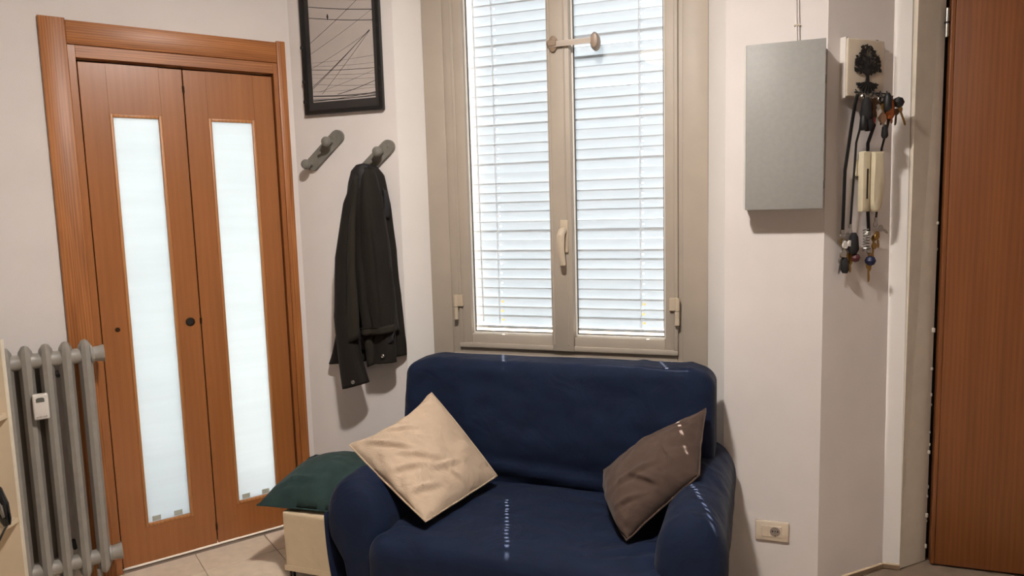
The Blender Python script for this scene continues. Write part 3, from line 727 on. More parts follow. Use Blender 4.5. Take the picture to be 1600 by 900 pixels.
# right front, draped over
def fr_hem(t): return 0.018 * t
b = drape([(0, .385, .435, 1.690), (.06, .365, .450, 1.66), (.2, .345, .476, 1.55), (.42, .330, .495, 1.38), (.70, .335, .508, 1.17), (.9, .350, .518, 1.02), (1, .355, .526, .953)], 0.085, 0.052, [(0.4, 1.6, .014), (2.0, 3.4, .008), (1.0, 6.1, .003)], 4.0, hem=fr_hem)
rf = thick(part('front_panel', b, M_jacket, jk, ang=80), 0.004)
b = NB(); grid(b, lambda s, t: (lerp(.362, .527, t), -(.0935 + .052 * math.sin(math.pi * t) ** .6 + .010 * math.sin(.4 + 1.6 * 2 * math.pi * t)), .986 + .018 * t - .034 * s), 3, 20)
thick(part('hem_band', b, M_jacket2, jk, ang=80), 0.004)
b = NB(); tube(b, [(lerp(.362, .524, k / 16), -(.0975 + .052 * math.sin(math.pi * k / 16) ** .6 + .010 * math.sin(.4 + 1.6 * 2 * math.pi * k / 16)), .984 + .018 * k / 16) for k in range(17)], 0.0012, 5); part('hem_stitch', b, M_jacket, jk)
# folded facing strip
b = NB(); grid(b, lambda s, t: (table([(0, .392, .400), (.3, .352, .385), (.6, .330, .375), (.85, .318, .382), (1, .312, .375)], s)[0] * (1 - t) + table([(0, .392, .400), (.3, .352, .385), (.6, .330, .375), (.85, .318, .382), (1, .312, .375)], s)[1] * t, -(.128 + .020 * sst(0, .4, s) + .012 * math.sin(math.pi * t)), 1.66 - .745 * s + .03 * t * s), 30, 6)
thick(part('facing', b, M_jacket2, jk, ang=80), 0.004)
# sleeves
def sleeve(rows, mat_, seed, name='sleeve'):
    b = NB()
    def f(s, t):
        cu, cv, z, ru, rv, tl = table(rows, s); a = 2 * math.pi * t
        k = 1 + 0.05 * nz(math.cos(a) * 1.2, math.sin(a) * 1.2, seed + s * 5) + 0.03 * math.sin(3 * a + 7 * s)
        return (cu + ru * math.cos(a) * k, -cv - rv * math.sin(a) * k, z + tl * math.cos(a))
    V = grid(b, f, 46, 28, True); b.faces.new(V[0])
    return thick(part(name, b, mat_, jk, ang=80), 0.003)
sl_l = sleeve([(0, .375, .085, 1.66, .014, .020, 0), (.12, .345, .10, 1.54, .035, .035, 0), (.35, .300, .105, 1.30, .046, .042, 0), (.65, .290, .115, 1.04, .050, .042, .0), (.88, .312, .122, .83, .056, .042, .008), (1, .334, .125, .725, .065, .040, .018)], M_jacket, 2.0)
sl_r = sleeve([(0, .45, .05, 1.45, .03, .02, 0), (.5, .470, .07, 1.10, .045, .030, 0), (.85, .466, .085, .90, .052, .034, .004), (1, .462, .090, .828, .060, .034, .006)], M_jacket, 6.0)
b = NB(); grid(b, lambda s, t: (.372 + .05 * t + .01 * s, -(.10 + .018 * math.sin(3 * t)), .93 - .125 * s + .02 * t), 6, 6); thick(part('inner_placket', b, M_jacket2, jk, ang=80), .004)
b = NB(); grid(b, lambda s, t: (.335 + .19 * t, -(.098 + .014 * math.sin(5 * t + 4 * s)), .985 - (.105 - .05 * t) * s - .02 * math.sin(math.pi * t)), 10, 16); thick(part('lining', b, M_lining, jk, ang=80), .004)
for sl_, (cx, cy, cz) in ((sl_l, (.345, -.1665, .750)), (sl_r, (.478, -.1265, .865))):
    b = NB(); lathe(b, [(0.0085, 0), (0.0085, 0.003), (0.006, 0.005), (0.004, 0.0035), (0, 0.0035)], (cx, cy, cz), (0, -1, 0), 16); part('button', b, M_steel, sl_)

# ------------------------------------------------------------------ sofa
so = thing('sofa', 'small two seat sofa under a navy blue cover by the window', 'sofa', FW, (1.28, -0.45, 0))
def soft_box(x0, x1, y0, y1, z0, z1, r, disp, cuts=23, round_z0=False):
    """rounded block built from a dense cube; disp(p, n) adds relief"""
    b = NB(); bmesh.ops.create_cube(b, size=2.0)
    bmesh.ops.subdivide_edges(b, edges=b.edges, cuts=cuts, use_grid_fill=True)
    cx, cy, cz = (x0 + x1) / 2, (y0 + y1) / 2, (z0 + z1) / 2; hx, hy, hz = (x1 - x0) / 2, (y1 - y0) / 2, (z1 - z0) / 2
    for v in b.verts:
        # warp sampling so that the rounded edges get more vertices
        q = []
        for a, hlf in zip(v.co, (hx, hy, hz)):
            k = abs(a); k = k ** 0.85; q.append(math.copysign(k, a) * hlf)
        p = Vector(q)
        inner = Vector((max(-hx + r, min(hx - r, p.x)), max(-hy + r, min(hy - r, p.y)), max(-hz + (0.001 if not round_z0 else r), min(hz - r, p.z))))
        d = p - inner
        n = d.normalized() if d.length > 1e-9 else Vector((0, 0, 0))
        if d.length > 1e-9:
            m = max(abs(d.x), abs(d.y), abs(d.z)); p = inner + n * min(r, m)
        w = p + Vector((cx, cy, cz))
        dd = disp(w, n)
        v.co = w + dd
    return b
def wr_(p, s, st=(1, 1, 1)): return nz(p.x * st[0] * s, p.y * st[1] * s, p.z * st[2] * s) 
# seat
def d_seat(p, n):
    v = -p.y
    o = Vector((0, 0, 0))
    if n.z > 0.5 or True:
        dome = 0.018 * math.sin(math.pi * max(0, min(1, (p.x - .8) / 1.02))) * sst(0.2, .5, v) * (1 if p.z > .3 else 0)
        sag = -0.010 * math.exp(-((p.x - 1.5) / .2) ** 2 - ((v - .55) / .2) ** 2)
        o.z += (dome + sag) * (1 if p.z > .35 else 0)
        o.z += 0.006 * wr_(p, 5, (1, 1, .5)) * (1 if p.z > .3 else 0)
    # broad creases across the seat
    if p.z > .3: o.z += 0.005 * wr_(p, 7, (.5, 2.2, 1)) + 0.0025 * wr_(p, 22, (.6, 1.6, 1))
    # front skirt folds
    if v > .8: o.y -= 0.010 * math.sin(p.x * 19 + 2 * wr_(p, 4)) * sst(.40, .05, p.z) + 0.005 * wr_(p, 9, (1, 1, .3))
    # pull folds at the right front corner
    o.z += 0.007 * math.exp(-((p.x - 1.70) / .10) ** 2) * math.sin(60 * (v + .6 * p.x)) * sst(.55, .75, v) * (1 if p.z > .3 else 0)
    o.z += 0.006 * math.exp(-((p.x - .90) / .08) ** 2) * math.sin(55 * (v - .7 * p.x)) * sst(.45, .7, v) * (1 if p.z > .3 else 0)
    return o
b = soft_box(0.795, 1.815, -0.885, -0.10, 0.0, 0.412, 0.075, d_seat, 63)
part('seat', b, M_navy, so, ang=80)
# backrest with rounded shoulders
def d_back(p, n):
    v = -p.y; o = Vector((0, 0, 0))
    ez = sst(.55, .9, p.z)
    o.y += 0.012 * math.sin(math.pi * max(0, min(1, (p.x - .65) / 1.24))) * (-1 if v > .15 else 0) * sst(.4, .6, p.z)
    o.y += 0.05 * ez * (1 if v > .15 else 0)          # leans back towards its top
    o.z += 0.004 * wr_(p, 6) + 0.006 * math.exp(-((p.x - 1.62) / .02) ** 2) * ez + 0.005 * math.exp(-((p.x - 1.80) / .02) ** 2) * ez
    if v > .12:
        # long slack folds just above the seat
        c = .50 - .10 * (p.x - .9); k = math.exp(-((p.z - c) / .022) ** 2) * sst(.80, .95, p.x) * sst(1.60, 1.2, p.x); o.y -= 0.020 * k
        c2 = .465 - .03 * (p.x - .9); k2 = math.exp(-((p.z - c2) / .016) ** 2) * sst(.80, .95, p.x) * sst(1.75, 1.4, p.x); o.y -= 0.016 * k2
        k3 = math.exp(-((p.z - (c + c2) / 2) / .012) ** 2) * sst(.80, .95, p.x) * sst(1.60, 1.2, p.x); o.y += 0.012 * k3
        o.y -= 0.006 * wr_(p, 5, (1, 1, 1.6)) + 0.004 * wr_(p, 14, (.6, 1, 1.4))
    # shoulders slope
    o.z -= 0.030 * sst(.78, .63, p.x) * ez + 0.020 * sst(1.80, 1.90, p.x) * ez
    o.z -= 0.02 * (p.x - 1.27) * 0
    return o
b = soft_box(0.632, 1.893, -0.285, -0.055, 0.0, 0.890, 0.048, d_back, 71)
part('backrest', b, M_navy, so, ang=80)
# arms: pear section lofted front to back with a rounded front
def arm(side, name='arm'):
    b = NB()
    if side < 0: sec = [(.700, 0), (.690, .12), (.672, .26), (.640, .35), (.612, .42), (.612, .49), (.642, .548), (.695, .576), (.748, .566), (.800, .522), (.836, .46), (.852, .38), (.860, .2), (.860, 0)]
    else: sec = [(1.745, 0), (1.745, .2), (1.750, .38), (1.757, .46), (1.780, .53), (1.822, .572), (1.872, .582), (1.925, .556), (1.957, .50), (1.965, .42), (1.955, .32), (1.940, .2), (1.93, 0)]
    # resample
    pts = [Vector((a, c)) for a, c in sec]; L_ = [0]
    for i in range(1, len(pts)): L_.append(L_[-1] + (pts[i] - pts[i - 1]).length)
    def at(t):
        d = t * L_[-1]
        for i in range(1, len(pts)):
            if d <= L_[i] + 1e-9:
                k = (d - L_[i - 1]) / (L_[i] - L_[i - 1]); p0 = pts[max(i - 2, 0)]; p1 = pts[i - 1]; p2 = pts[i]; p3 = pts[min(i + 1, len(pts) - 1)]
                return 0.5 * ((2 * p1) + (p2 - p0) * k + (2 * p0 - 5 * p1 + 4 * p2 - p3) * k * k + (3 * p1 - p0 - 3 * p2 + p3) * k ** 3)
        return pts[-1]
    cx = .745 if side < 0 else 1.855; cz = .28
    VA, VB = .07, .845
    def f(s, t):
        p = at(t)
        if s < .72:
            v = lerp(VA, VB - .085, s / .72); k = 1.0
        else:
            a = (s - .72) / .28 * math.pi / 2; v = VB - .085 + .085 * math.sin(a); k = max(0.0, math.cos(a)) ** 0.55 if a < math.pi / 2 - 1e-6 else 0.0
        x = cx + (p.x - cx) * k; z = (p.y - cz) * k + cz if p.y > cz else p.y if k > 0.0 else p.y
        if p.y <= cz: z = p.y
        rise = 0.0
        q = Vector((x, -v, z))
        fo = 0.007 * wr_(q, 7) + 0.006 * wr_(q, 17, (1, 1, .5)) + 0.004 * wr_(q, 34, (1, 1, .35))
        # gathers running down the front face and drape folds at the side
        fo += 0.015 * math.sin(x * 80 + 3 * wr_(q, 5)) * sst(.45, .15, z) * sst(.6, .8, v)
        fo += 0.008 * math.sin(v * 42 + 4 * z) * sst(.40, .1, z) * (1 if (side < 0 and x < .73) or (side > 0 and x > 1.88) else 0)
        dirv = Vector((p.x - cx, 0, p.y - cz)); dirv = dirv.normalized() if dirv.length > 1e-6 else Vector((0, 0, 1))
        q += dirv * fo * k + Vector((0, -fo * (1 - k), 0))
        return q
    V = grid(b, f, 50, 56)
    bmesh.ops.remove_doubles(b, verts=b.verts, dist=1e-5)
    return part(name, b, M_navy, so, ang=80)
arm(-1); arm(1)
# slipcover draping off the left arm
b = NB(); grid(b, lambda s, t: (.605 + .012 * t + .028 * math.sin(s * 3.0) * 0 + .07 * s ** 1.5 + .010 * math.sin(9 * t + 3 * s), -lerp(.62, .83, t), lerp(.46, .20 - .16 * t, s)), 20, 18)
thick(part('cover_drape', b, M_navy, so, ang=80), .004)

# ------------------------------------------------------------------ cushions
def cushion(name, label, cat, corners, thick_f, thick_b, mat_, normal, fr=FW, seam=True, seed=0, concave=(0.05, 0.05, 0.05, 0.05), wrk=0.006, group=None, lumps=()):
    """corners in order a,b,c,d (u,v,z); normal in (u,v,z): the puffed, visible side"""
    cs = [Vector((u, -v, z)) for u, v, z in corners]; n = Vector((normal[0], -normal[1], normal[2])).normalized()
    c0 = sum(cs, Vector()) / 4
    t = thing(name, label, cat, fr, (c0.x, c0.y, min(c.z for c in cs)), group)
    def base(s, q):
        p = cs[0] * (1 - s) * (1 - q) + cs[1] * s * (1 - q) + cs[2] * s * q + cs[3] * (1 - s) * q
        # edges bow inward between the pointed corners
        d = (c0 - p)
        ex = 4 * s * (1 - s); eq = 4 * q * (1 - q)
        edge = max(abs(2 * s - 1), abs(2 * q - 1))
        k = (concave[0] * ex * (1 - q) ** 2 + concave[2] * ex * q ** 2 + concave[1] * eq * s ** 2 + concave[3] * eq * (1 - s) ** 2)
        k *= sst(0.0, 0.12, min(s, 1 - s) + min(q, 1 - q))
        return p + d * k
    def side(sg, th):
        def f(s, q):
            p = base(s, q)
            hgt = (max(0, 1 - abs(2 * s - 1) ** 2.2) * max(0, 1 - abs(2 * q - 1) ** 2.2)) ** 0.55
            e = min(s, 1 - s, q, 1 - q)
            # tension wrinkles radiating from the edges
            w = wrk * (math.sin(26 * s + 5 * nz(s * 3, q * 3, seed)) * math.exp(-min(q, 1 - q) * 9) + math.sin(26 * q + 5 * nz(s * 3, q * 3, seed + 4)) * math.exp(-min(s, 1 - s) * 9)) * sst(0, .06, e)
            w += wrk * 1.6 * nz(s * 4 + q * 2, q * 5, seed + 1) * sst(0, .1, e) + wrk * .8 * nz(s * 11, q * 9, seed + 2) * sst(0, .1, e)
            lf = sst(0.0, 0.14, e)
            for (ls, lq, lr, la, ang) in lumps:
                ds, dq = s - ls, q - lq; a_ = ds * math.cos(ang) + dq * math.sin(ang); b_ = -ds * math.sin(ang) + dq * math.cos(ang)
                w += 1.5 * la * lf * (math.exp(-(a_ / lr) ** 2 - (b_ / (lr * .14)) ** 2) - .6 * math.exp(-(a_ / lr) ** 2 - ((b_ - lr * .22) / (lr * .16)) ** 2))
            return p + n * (sg * th * hgt + w * (1 if sg > 0 else 0.3))
        return f
    b = NB(); grid(b, side(1, thick_f), 54, 54); grid(b, side(-1, thick_b), 54, 54)
    bmesh.ops.remove_doubles(b, verts=b.verts, dist=1e-5)
    body = part('cover', b, mat_, t, ang=80)
    if seam:
        b = NB(); pts = []
        for k in range(81):
            a = k / 20; i = int(a) % 4; f_ = a - int(a)
            s, q = ((f_, 0), (1, f_), (1 - f_, 1), (0, 1 - f_))[i]
            p = base(s, q); pts.append(p + n * (0.003 * nz(k * .3, seed, 0)) + (p - c0).normalized() * .002)
        tube(b, pts, 0.0032, 6, cap=False); part('piping', b, mat_, t)
    return t
cushion('cushion', 'beige linen cushion leaning over left arm of the navy sofa', 'cushion',
        [(.610, .628, .636), (.830, .375, .782), (1.085, .355, .465), (.985, .775, .452)], .085, .012, M_beige, (.10, .55, .72), seed=1, concave=(.16, -.02, .0, -.01), wrk=.006,
        lumps=((.30, .35, .16, .010, .9), (.40, .55, .18, .009, .7), (.25, .60, .15, .010, .5), (.55, .75, .16, .009, .2), (.20, .80, .13, .010, .3), (.6, .9, .14, .008, 1.2), (.18, .2, .12, .008, 1.0), (.45, .2, .13, .007, .6)))
cushion('cushion', 'brown cotton cushion leaning into the right corner of the navy sofa', 'cushion',
        [(1.505, .330, .520), (1.866, .285, .765), (1.860, .50, .600), (1.655, .70, .440)], .115, .045, M_brown, (-.50, .62, .45), seed=5, concave=(.0, .03, .02, -.10), wrk=.006,
        lumps=((.45, .6, .2, .008, .2), (.55, .75, .18, .009, .9), (.8, .6, .15, .008, 1.3), (.3, .8, .15, .008, .4)))

# ------------------------------------------------------------------ stool with canvas cover
st = thing('stool', 'low stool in a cream canvas cover left of the sofa', 'stool', FW, (0.41, -0.34, 0))
SX0, SX1, SV0, SV1, SZ0, SZ1 = 0.222, 0.596, 0.15, 0.55, 0.052, 0.300
def d_st(p, n):
    o = Vector((0, 0, 0)); k = sst(.28, .1, p.z)
    o.y -= 0.004 * nz(p.x * 8, p.z * 5, 1) * k if -p.y > .4 else 0
    o.x += 0.004 * nz(p.y * 8, p.z * 5, 2) * k
    return o
b = soft_box(SX0, SX1, -SV1, -SV0, SZ0, SZ1, 0.008, d_st); part('canvas_cover', b, M_canvas, st, ang=60)
b = NB(); ring_pts = [(SX0, -SV1), (SX1, -SV1), (SX1, -SV0), (SX0, -SV0)]
box(b, SX0 - .002, SX1 + .002, -SV1 - .002, -SV1 + .002, SZ0 - .001, SZ0 + .022); box(b, SX0 - .002, SX0 + .002, -SV1, -SV0, SZ0 - .001, SZ0 + .022)
part('hem', b, M_canvas, st)
for (x, v) in ((SX0 + .015, SV1 - .015), (SX1 - .015, SV1 - .015), (SX0 + .015, SV0 + .015), (SX1 - .015, SV0 + .015)):
    b = NB(); tube(b, [(x, -v, 0), (x, -v, .06)], .0055, 8); tube(b, [(x + .016, -v, 0), (x + .016, -v, .06)], .0055, 8); tube(b, [(x, -v, .006), (x + .016, -v, .006)], .0055, 8); part('leg', b, M_legs, st)
b = NB(); box(b, SX0 + .02, SX1 - .02, -SV1 + .02, -SV0 - .02, .052, .07); part('underside', b, M_legs, st)
cushion('cushion', 'flat dark green linen cushion lying on the cream stool', 'cushion',
        [(.108, .555, .316), (.120, .13, .335), (.590, .12, .335), (.594, .535, .322)], .145, .012, M_green, (.0, .05, 1), seed=9, concave=(.02, .03, .02, .03), wrk=.004,
        lumps=((.15, .30, .16, .010, 1.5), (.7, .12, .16, .012, .2), (.9, .3, .14, .010, .9)))

# ------------------------------------------------------------------ electrical cabinet
cb = thing('wall_cabinet', 'grey metal electrical cabinet on the wall right of the window', 'cabinet', FW, (2.12, 0, 1.46))
b = NB(); box(b, 1.990, 2.249, -0.080, 0, 1.470, 2.044, 0.002, 2); part('body', b, M_cab, cb)
b = NB(); box(b, 1.990, 2.251, -0.097, -0.081, 1.466, 2.050, 0.002, 2); dr = part('door', b, M_cab, cb)
b = NB(); box(b, 1.9830, 1.9898, -0.0965, -0.060, 1.467, 2.049, 0.0008, 1); part('lit_door_edge', b, M_litedge_rail, cb)  # light on the cabinet's left side, painted as a pale strip
for z in (1.55, 1.915):
    b = NB(); tube(b, [(2.253, -0.082, z - .014), (2.253, -0.082, z + .014)], 0.004, 10); part('hinge', b, M_cab, dr)
cd = thing('cable', 'two thin pale cables running up the wall above grey cabinet', 'cable', FW, (2.163, 0, 2.044))
for i, x in enumerate((2.158, 2.166)):
    b = NB(); tube(b, [(x + .002, -0.007, 2.044), (x, -0.006, 2.10), (x - .004, -0.006, 2.25), (x - .006, -0.006, 2.6), (x - .006, -0.006, ZC)], 0.0032, 8); part('wire', b, M_wall, cd)
b = NB(); box(b, 2.150, 2.172, -0.011, 0, 2.118, 2.124, .001, 1); part('clip', b, M_plaque, cd)

# ------------------------------------------------------------------ wall socket
sk = thing('wall_socket', 'white wall socket low on the wall right of the sofa', 'socket', FW, (2.10, 0, 0.21))
M_sock = mat('socket_white', 'd9c9b4', 0.4)
cx, cz = 2.098, 0.213
b = NB(); box(b, cx - .062, cx + .062, -0.010, 0, cz - .041, cz + .041, 0.006, 3); part('plate', b, M_sock, sk)
b = NB(); box(b, cx - .0385, cx - .0145, -0.0125, -.005, cz - .0225, cz + .0225, 0.001, 1); part('blank_module', b, M_sock, sk)
b = NB(); box(b, cx - .0125, cx + .0345, -0.0120, -.005, cz - .0225, cz + .0225, 0.001, 1); sm = part('socket_module', b, M_sock, sk)
b = NB(); lathe(b, [(.0190, 0), (.0190, .0007), (0, .0007)], (cx + .011, -.0120, cz), (0, -1, 0), 28); part('socket_well', b, mat('socket_grey', '8d7f75', 0.5), sm)
b = NB()
for dx, dz, r in ((-.0095, .002, .0032), (.0, .002, .0024), (.0095, .002, .0032), (.0005, -.0165, .0022)): lathe(b, [(r, 0), (r, .0006), (0, .0006)], (cx + .011 + dx, -.0127, cz + dz), (0, -1, 0), 12)
part('pin_holes', b, M_iron, sm)

# ------------------------------------------------------------------ key wall
pq = thing('white_plaque', 'off white rectangular panel on the wall behind the tree key rack', 'panel', FR, (.15, 0, 1.95))
b = NB(); box(b, .062, .252, -.030, 0, 1.862, 2.068, .006, 3); part('cover_plate', b, M_plaque, pq)
b = NB(); box(b, .058, .0635, -.024, 0, 1.858, 2.072, .001, 1); part('side_lip', b, M_plastic, pq)
for x in (.075, .235):
    b = NB(); box(b, x - .006, x + .006, -.012, -.004, 2.066, 2.074, .001, 1); part('top_lug', b, M_iron, pq)

tr = thing('tree_key_rack', 'black metal key rack shaped like a tree with roots', 'key rack', FR, (.16, -.031, 1.96))
YT = -0.036
b = NB()
prism(b, [(.150, 1.905), (.153, 1.935), (.151, 1.955), (.169, 1.955), (.167, 1.935), (.170, 1.905)], YT, YT + .003)
TX, TZ = .160, 1.950
leaves = []
for (dx, dz) in ((-.045, .025), (-.052, .005), (-.035, .048), (-.02, .066), (0, .078), (.022, .066), (.040, .045), (.050, .022), (.050, .000), (-.030, -.003), (.028, -.004), (.012, .040), (-.012, .045), (0, .02), (-.058, .018), (.058, .012), (-.046, .040), (.050, .038), (.036, .060), (-.036, .060), (.022, .077), (-.022, .076), (-.022, .022), (.026, .024)):
    tip = Vector((TX + dx, YT + .0015, TZ + dz + .008)); tube(b, [(TX, YT + .0015, TZ - .01), Vector((TX, YT + .0015, TZ)).lerp(tip, .55) + Vector((0, 0, -.004)), tip], [.0035, .0024, .0014], 6)
    for k in range(5):
        a = random.uniform(0, 6.28); c = tip + Vector((random.uniform(-.011, .011), 0, random.uniform(-.010, .010))); r = random.uniform(.0065, .0095); d = Vector((math.cos(a), 0, math.sin(a))); e = Vector((-d.z, 0, d.x))
        P = [c - d * r, c - d * r * .2 + e * r * .5, c + d * r, c - d * r * .2 - e * r * .5]
        y0 = YT + random.uniform(-.001, .001); prism(b, [(p.x, p.z) for p in P], y0, y0 + .003)
part('tree_crown', b, M_iron, tr)
b = NB()
for dx, dz in ((-.056, -.012), (-.048, -.024), (-.032, -.035), (-.015, -.043), (.004, -.047), (.022, -.042), (.036, -.034), (.050, -.022), (.056, -.010)):
    tube(b, [(TX + dx * .05, YT + .0015, 1.914), (TX + dx * .6, YT + .0015, 1.910 + dz * .25), (TX + dx, YT + .0015, 1.918 + dz)], [.006, .0055, .0022], 6)
    c = Vector((TX + dx * .75, 0, 1.915 + dz * .62)); prism(b, [(c.x - .012, c.z), (c.x, c.z + .006), (c.x + .012, c.z), (c.x, c.z - .009)], YT, YT + .003)
prism(b, [(TX - .057, 1.912), (TX - .03, 1.909), (TX, 1.913), (TX + .03, 1.909), (TX + .058, 1.912), (TX + .03, 1.895), (TX, 1.888), (TX - .03, 1.893)], YT, YT + .003)
part('roots', b, M_iron, tr)
HOOKS = [(.100, 1.885), (.130, 1.878), (.160, 1.874), (.195, 1.878), (.228, 1.872), (.262, 1.866)]
b = NB(); box(b, .096, .268, YT + .001, YT + .004, 1.876, 1.881, .001, 1); part('hook_bar', b, M_iron, tr)
for x, z in HOOKS:
    b = NB(); tube(b, [(x, YT + .002, 1.888), (x, YT - .004, z - .004), (x, YT - .014, z - .012), (x, YT - .022, z - .008), (x, YT - .024, z + .002)], .0022, 8); part('hook', b, M_iron, tr)

def keyring_ring(b, c, r=.011, w=.0012):
    tube(b, [(c[0] + r * math.cos(k * math.pi / 8), c[1] + .001 * math.sin(k), c[2] + r * math.sin(k * math.pi / 8)) for k in range(17)], w, 6, cap=False)
def key_mesh(c, ang, L_=.052, y=0):
    L_ *= 1.25; b = NB(); ca, sa = math.cos(ang), math.sin(ang)
    def R(x, z): return (c[0] + x * ca - z * sa, c[2] + x * sa + z * ca)
    bow = [R(.013 * math.cos(k * math.pi / 6), -.012 + .013 * math.sin(k * math.pi / 6)) for k in range(12)]
    prism(b, bow, c[1], c[1] + .0022)
    prism(b, [R(-.0045, -.020), R(.0045, -.020), R(.0045, -L_ + .006), R(0, -L_), R(-.0045, -L_ + .004)], c[1] + .0002, c[1] + .0020)
    for k in range(3): z = -L_ + .010 + k * .006; prism(b, [R(.003, z), R(.0062, z + .001), R(.0062, z + .004), R(.003, z + .005)], c[1] + .0002, c[1] + .0020)
    return b
def bunch(label, x, z, y, keys, extra=(), strap=None):
    t = thing('key_bunch', label, 'keys', FR, (x, y, z), 'key bunches hanging from the tree rack')
    z0 = z
    if strap:
        pts, w, m_, zr = strap; b = NB()
        pv = [Vector(p) for p in pts]
        def f(s, q):
            a = s * (len(pv) - 1); i = min(int(a), len(pv) - 2); p = pv[i].lerp(pv[i + 1], a - i)
            return (p.x + (q - .5) * w, p.y - .0008 * math.sin(q * 3), p.z)
        grid(b, f, (len(pv) - 1) * 3, 3); o = part('strap', b, m_, t); md = o.modifiers.new('t', 'SOLIDIFY'); md.thickness = .0016
        b = NB(); e = pv[-1]; box(b, e.x - w * .65, e.x + w * .65, e.y - .003, e.y + .003, e.z - .012, e.z + .004, .001, 1); part('clasp', b, M_steel, t)
        z0 = e.z - .022; x = e.x; y = e.y
    b = NB(); keyring_ring(b, (x, y, z0)); part('ring', b, M_steel, t)
    for (dx, dz, an, m_, ln) in keys:
        y_ = y - random.uniform(.001, .012); part('key', key_mesh((x + dx, y_, z0 - .006 + dz), an, ln), m_, t)
    for (kind, dx, dz, r, m_) in extra:
        r *= 1.22
        b = NB(); c = (x + dx, y - .010, z0 + dz)
        if kind == 'disc': lathe(b, [(r * .9, -.003), (r, -.001), (r, .001), (r * .9, .003), (0, .003)], c, (0, -1, 0), 20)
        elif kind == 'fob': tube(b, [(c[0], c[1], c[2] + r * 2), (c[0], c[1], c[2] + r * 1.2), (c[0], c[1], c[2] - r * 1.2), (c[0], c[1], c[2] - r * 2)], [r * .35, r * .8, r, r * .6], 12)
        elif kind == 'ball': lathe(b, [(0, -r), (r * .7, -r * .7), (r, 0), (r * .7, r * .7), (0, r)], c, (0, 0, 1), 16)
        elif kind == 'heart': prism(b, [(c[0], c[2] - r), (c[0] + r, c[2] + r * .1), (c[0] + r * .85, c[2] + r * .75), (c[0] + r * .35, c[2] + r * .8), (c[0], c[2] + r * .4), (c[0] - r * .35, c[2] + r * .8), (c[0] - r * .85, c[2] + r * .75), (c[0] - r, c[2] + r * .1)], c[1] - .003, c[1])
        elif kind == 'coil': tube(b, [(c[0] + r * .6 * math.cos(k * .8), c[1] + r * .6 * math.sin(k * .8), c[2] + r * 2 - k * r * .07) for k in range(60)], r * .10, 5)
        part('tag', b, m_, t)
    return t
Y1 = YT - .016
bunch('keys on the leftmost wide black strap with clear tags', .100, 1.866, Y1, [(-.004, 0, .15, M_brass, .05), (.006, -.004, -.2, M_steel, .055), (.0, -.05, .1, M_brass, .06), (-.008, -.07, -.2, M_steel, .05)], [('disc', .004, -.030, .012, M_plastic), ('disc', -.004, -.060, .013, M_steel), ('fob', .006, -.105, .012, M_strap)],
      ([(.090, Y1, 1.868), (.082, Y1 + .004, 1.83), (.077, Y1 + .010, 1.77), (.075, -.018, 1.60), (.075, -.014, 1.38)], .016, M_strap, 0))
bunch('keys with a maroon bead on two thin straps left of intercom', .128, 1.862, Y1, [(.004, -.045, .0, M_brass, .06), (-.004, -.075, .12, M_brass, .06), (.012, -.035, .3, M_steel, .05)], [('fob', .008, -.045, .016, M_strap), ('disc', -.012, -.045, .010, M_plastic), ('ball', .020, -.100, .014, M_maroon)],
      ([(.128, Y1, 1.866), (.128, Y1 + .004, 1.80), (.122, -.024, 1.70), (.116, -.018, 1.50), (.112, -.016, 1.40)], .010, M_strap, 0))
bunch('coiled keys and a blue round tag hanging below the intercom', .198, 1.864, Y1 - .006, [(.004, -.03, .0, M_steel, .05), (-.006, -.085, .05, M_brass, .06), (.010, -.050, -.1, M_brass, .055)], [('coil', -.022, -.005, .016, M_steel), ('ball', .002, -.085, .0165, M_blue), ('disc', .020, -.030, .011, M_brass)],
      ([(.197, Y1 - .006, 1.866), (.196, Y1, 1.80), (.197, -.012, 1.70), (.200, -.012, 1.52), (.204, -.020, 1.37)], .017, M_strap, 0))
bunch('brass keys on the rightmost black cord beside the intercom', .264, 1.858, Y1 - .004, [(.0, -.02, .2, M_brass, .052), (-.008, -.035, -.05, M_brass, .06), (.012, -.004, 1.1, M_steel, .045)], [('disc', -.004, -.045, .011, M_brass)],
      ([(.264, Y1 - .004, 1.860), (.262, Y1, 1.80), (.258, -.022, 1.68), (.252, -.018, 1.50), (.246, -.016, 1.42)], .010, M_strap, 0))
bunch('dark fob and silver ring keys high on the left hook', .106, 1.858, Y1 - .012, [(.0, -.02, .15, M_steel, .06), (.012, -.03, -.25, M_bronze, .06), (-.012, -.04, .35, M_steel, .05)], [('fob', .004, -.045, .017, M_strap), ('fob', .016, -.085, .015, M_strap), ('fob', -.008, -.09, .012, M_iron)])
bunch('keys with a red round tag below the roots', .138, 1.852, Y1 - .010, [(.0, -.01, .1, M_bronze, .058), (.010, -.02, -.2, M_steel, .055)], [('disc', .004, -.078, .0135, M_red), ('fob', -.002, -.035, .014, M_bronze)])
bunch('bronze keys with a small white heart tag', .165, 1.850, Y1 - .012, [(-.006, -.0, .15, M_bronze, .055), (.008, -.012, -.15, M_steel, .058), (.012, .002, -.35, M_bronze, .05)], [('heart', .002, -.048, .0135, M_plastic), ('disc', -.018, -.035, .013, M_bronze)])
bunch('keys with a pale brown round tag on the middle hook', .196, 1.852, Y1 - .010, [(.0, -.01, .1, M_brass, .06), (.012, -.016, -.2, M_bronze, .058), (-.010, -.02, .25, M_steel, .06)], [('disc', .000, -.068, .0165, mat('tan_tag', '8d6c52', .6)), ('fob', .014, -.115, .010, M_strap)])
bunch('shiny copper key bunch right of the pale tag', .228, 1.850, Y1 - .012, [(.0, -.006, .2, M_copper, .06), (.010, -.02, -.1, M_bronze, .06)], [('fob', .0, -.030, .016, M_copper), ('fob', -.010, -.010, .014, M_iron)])
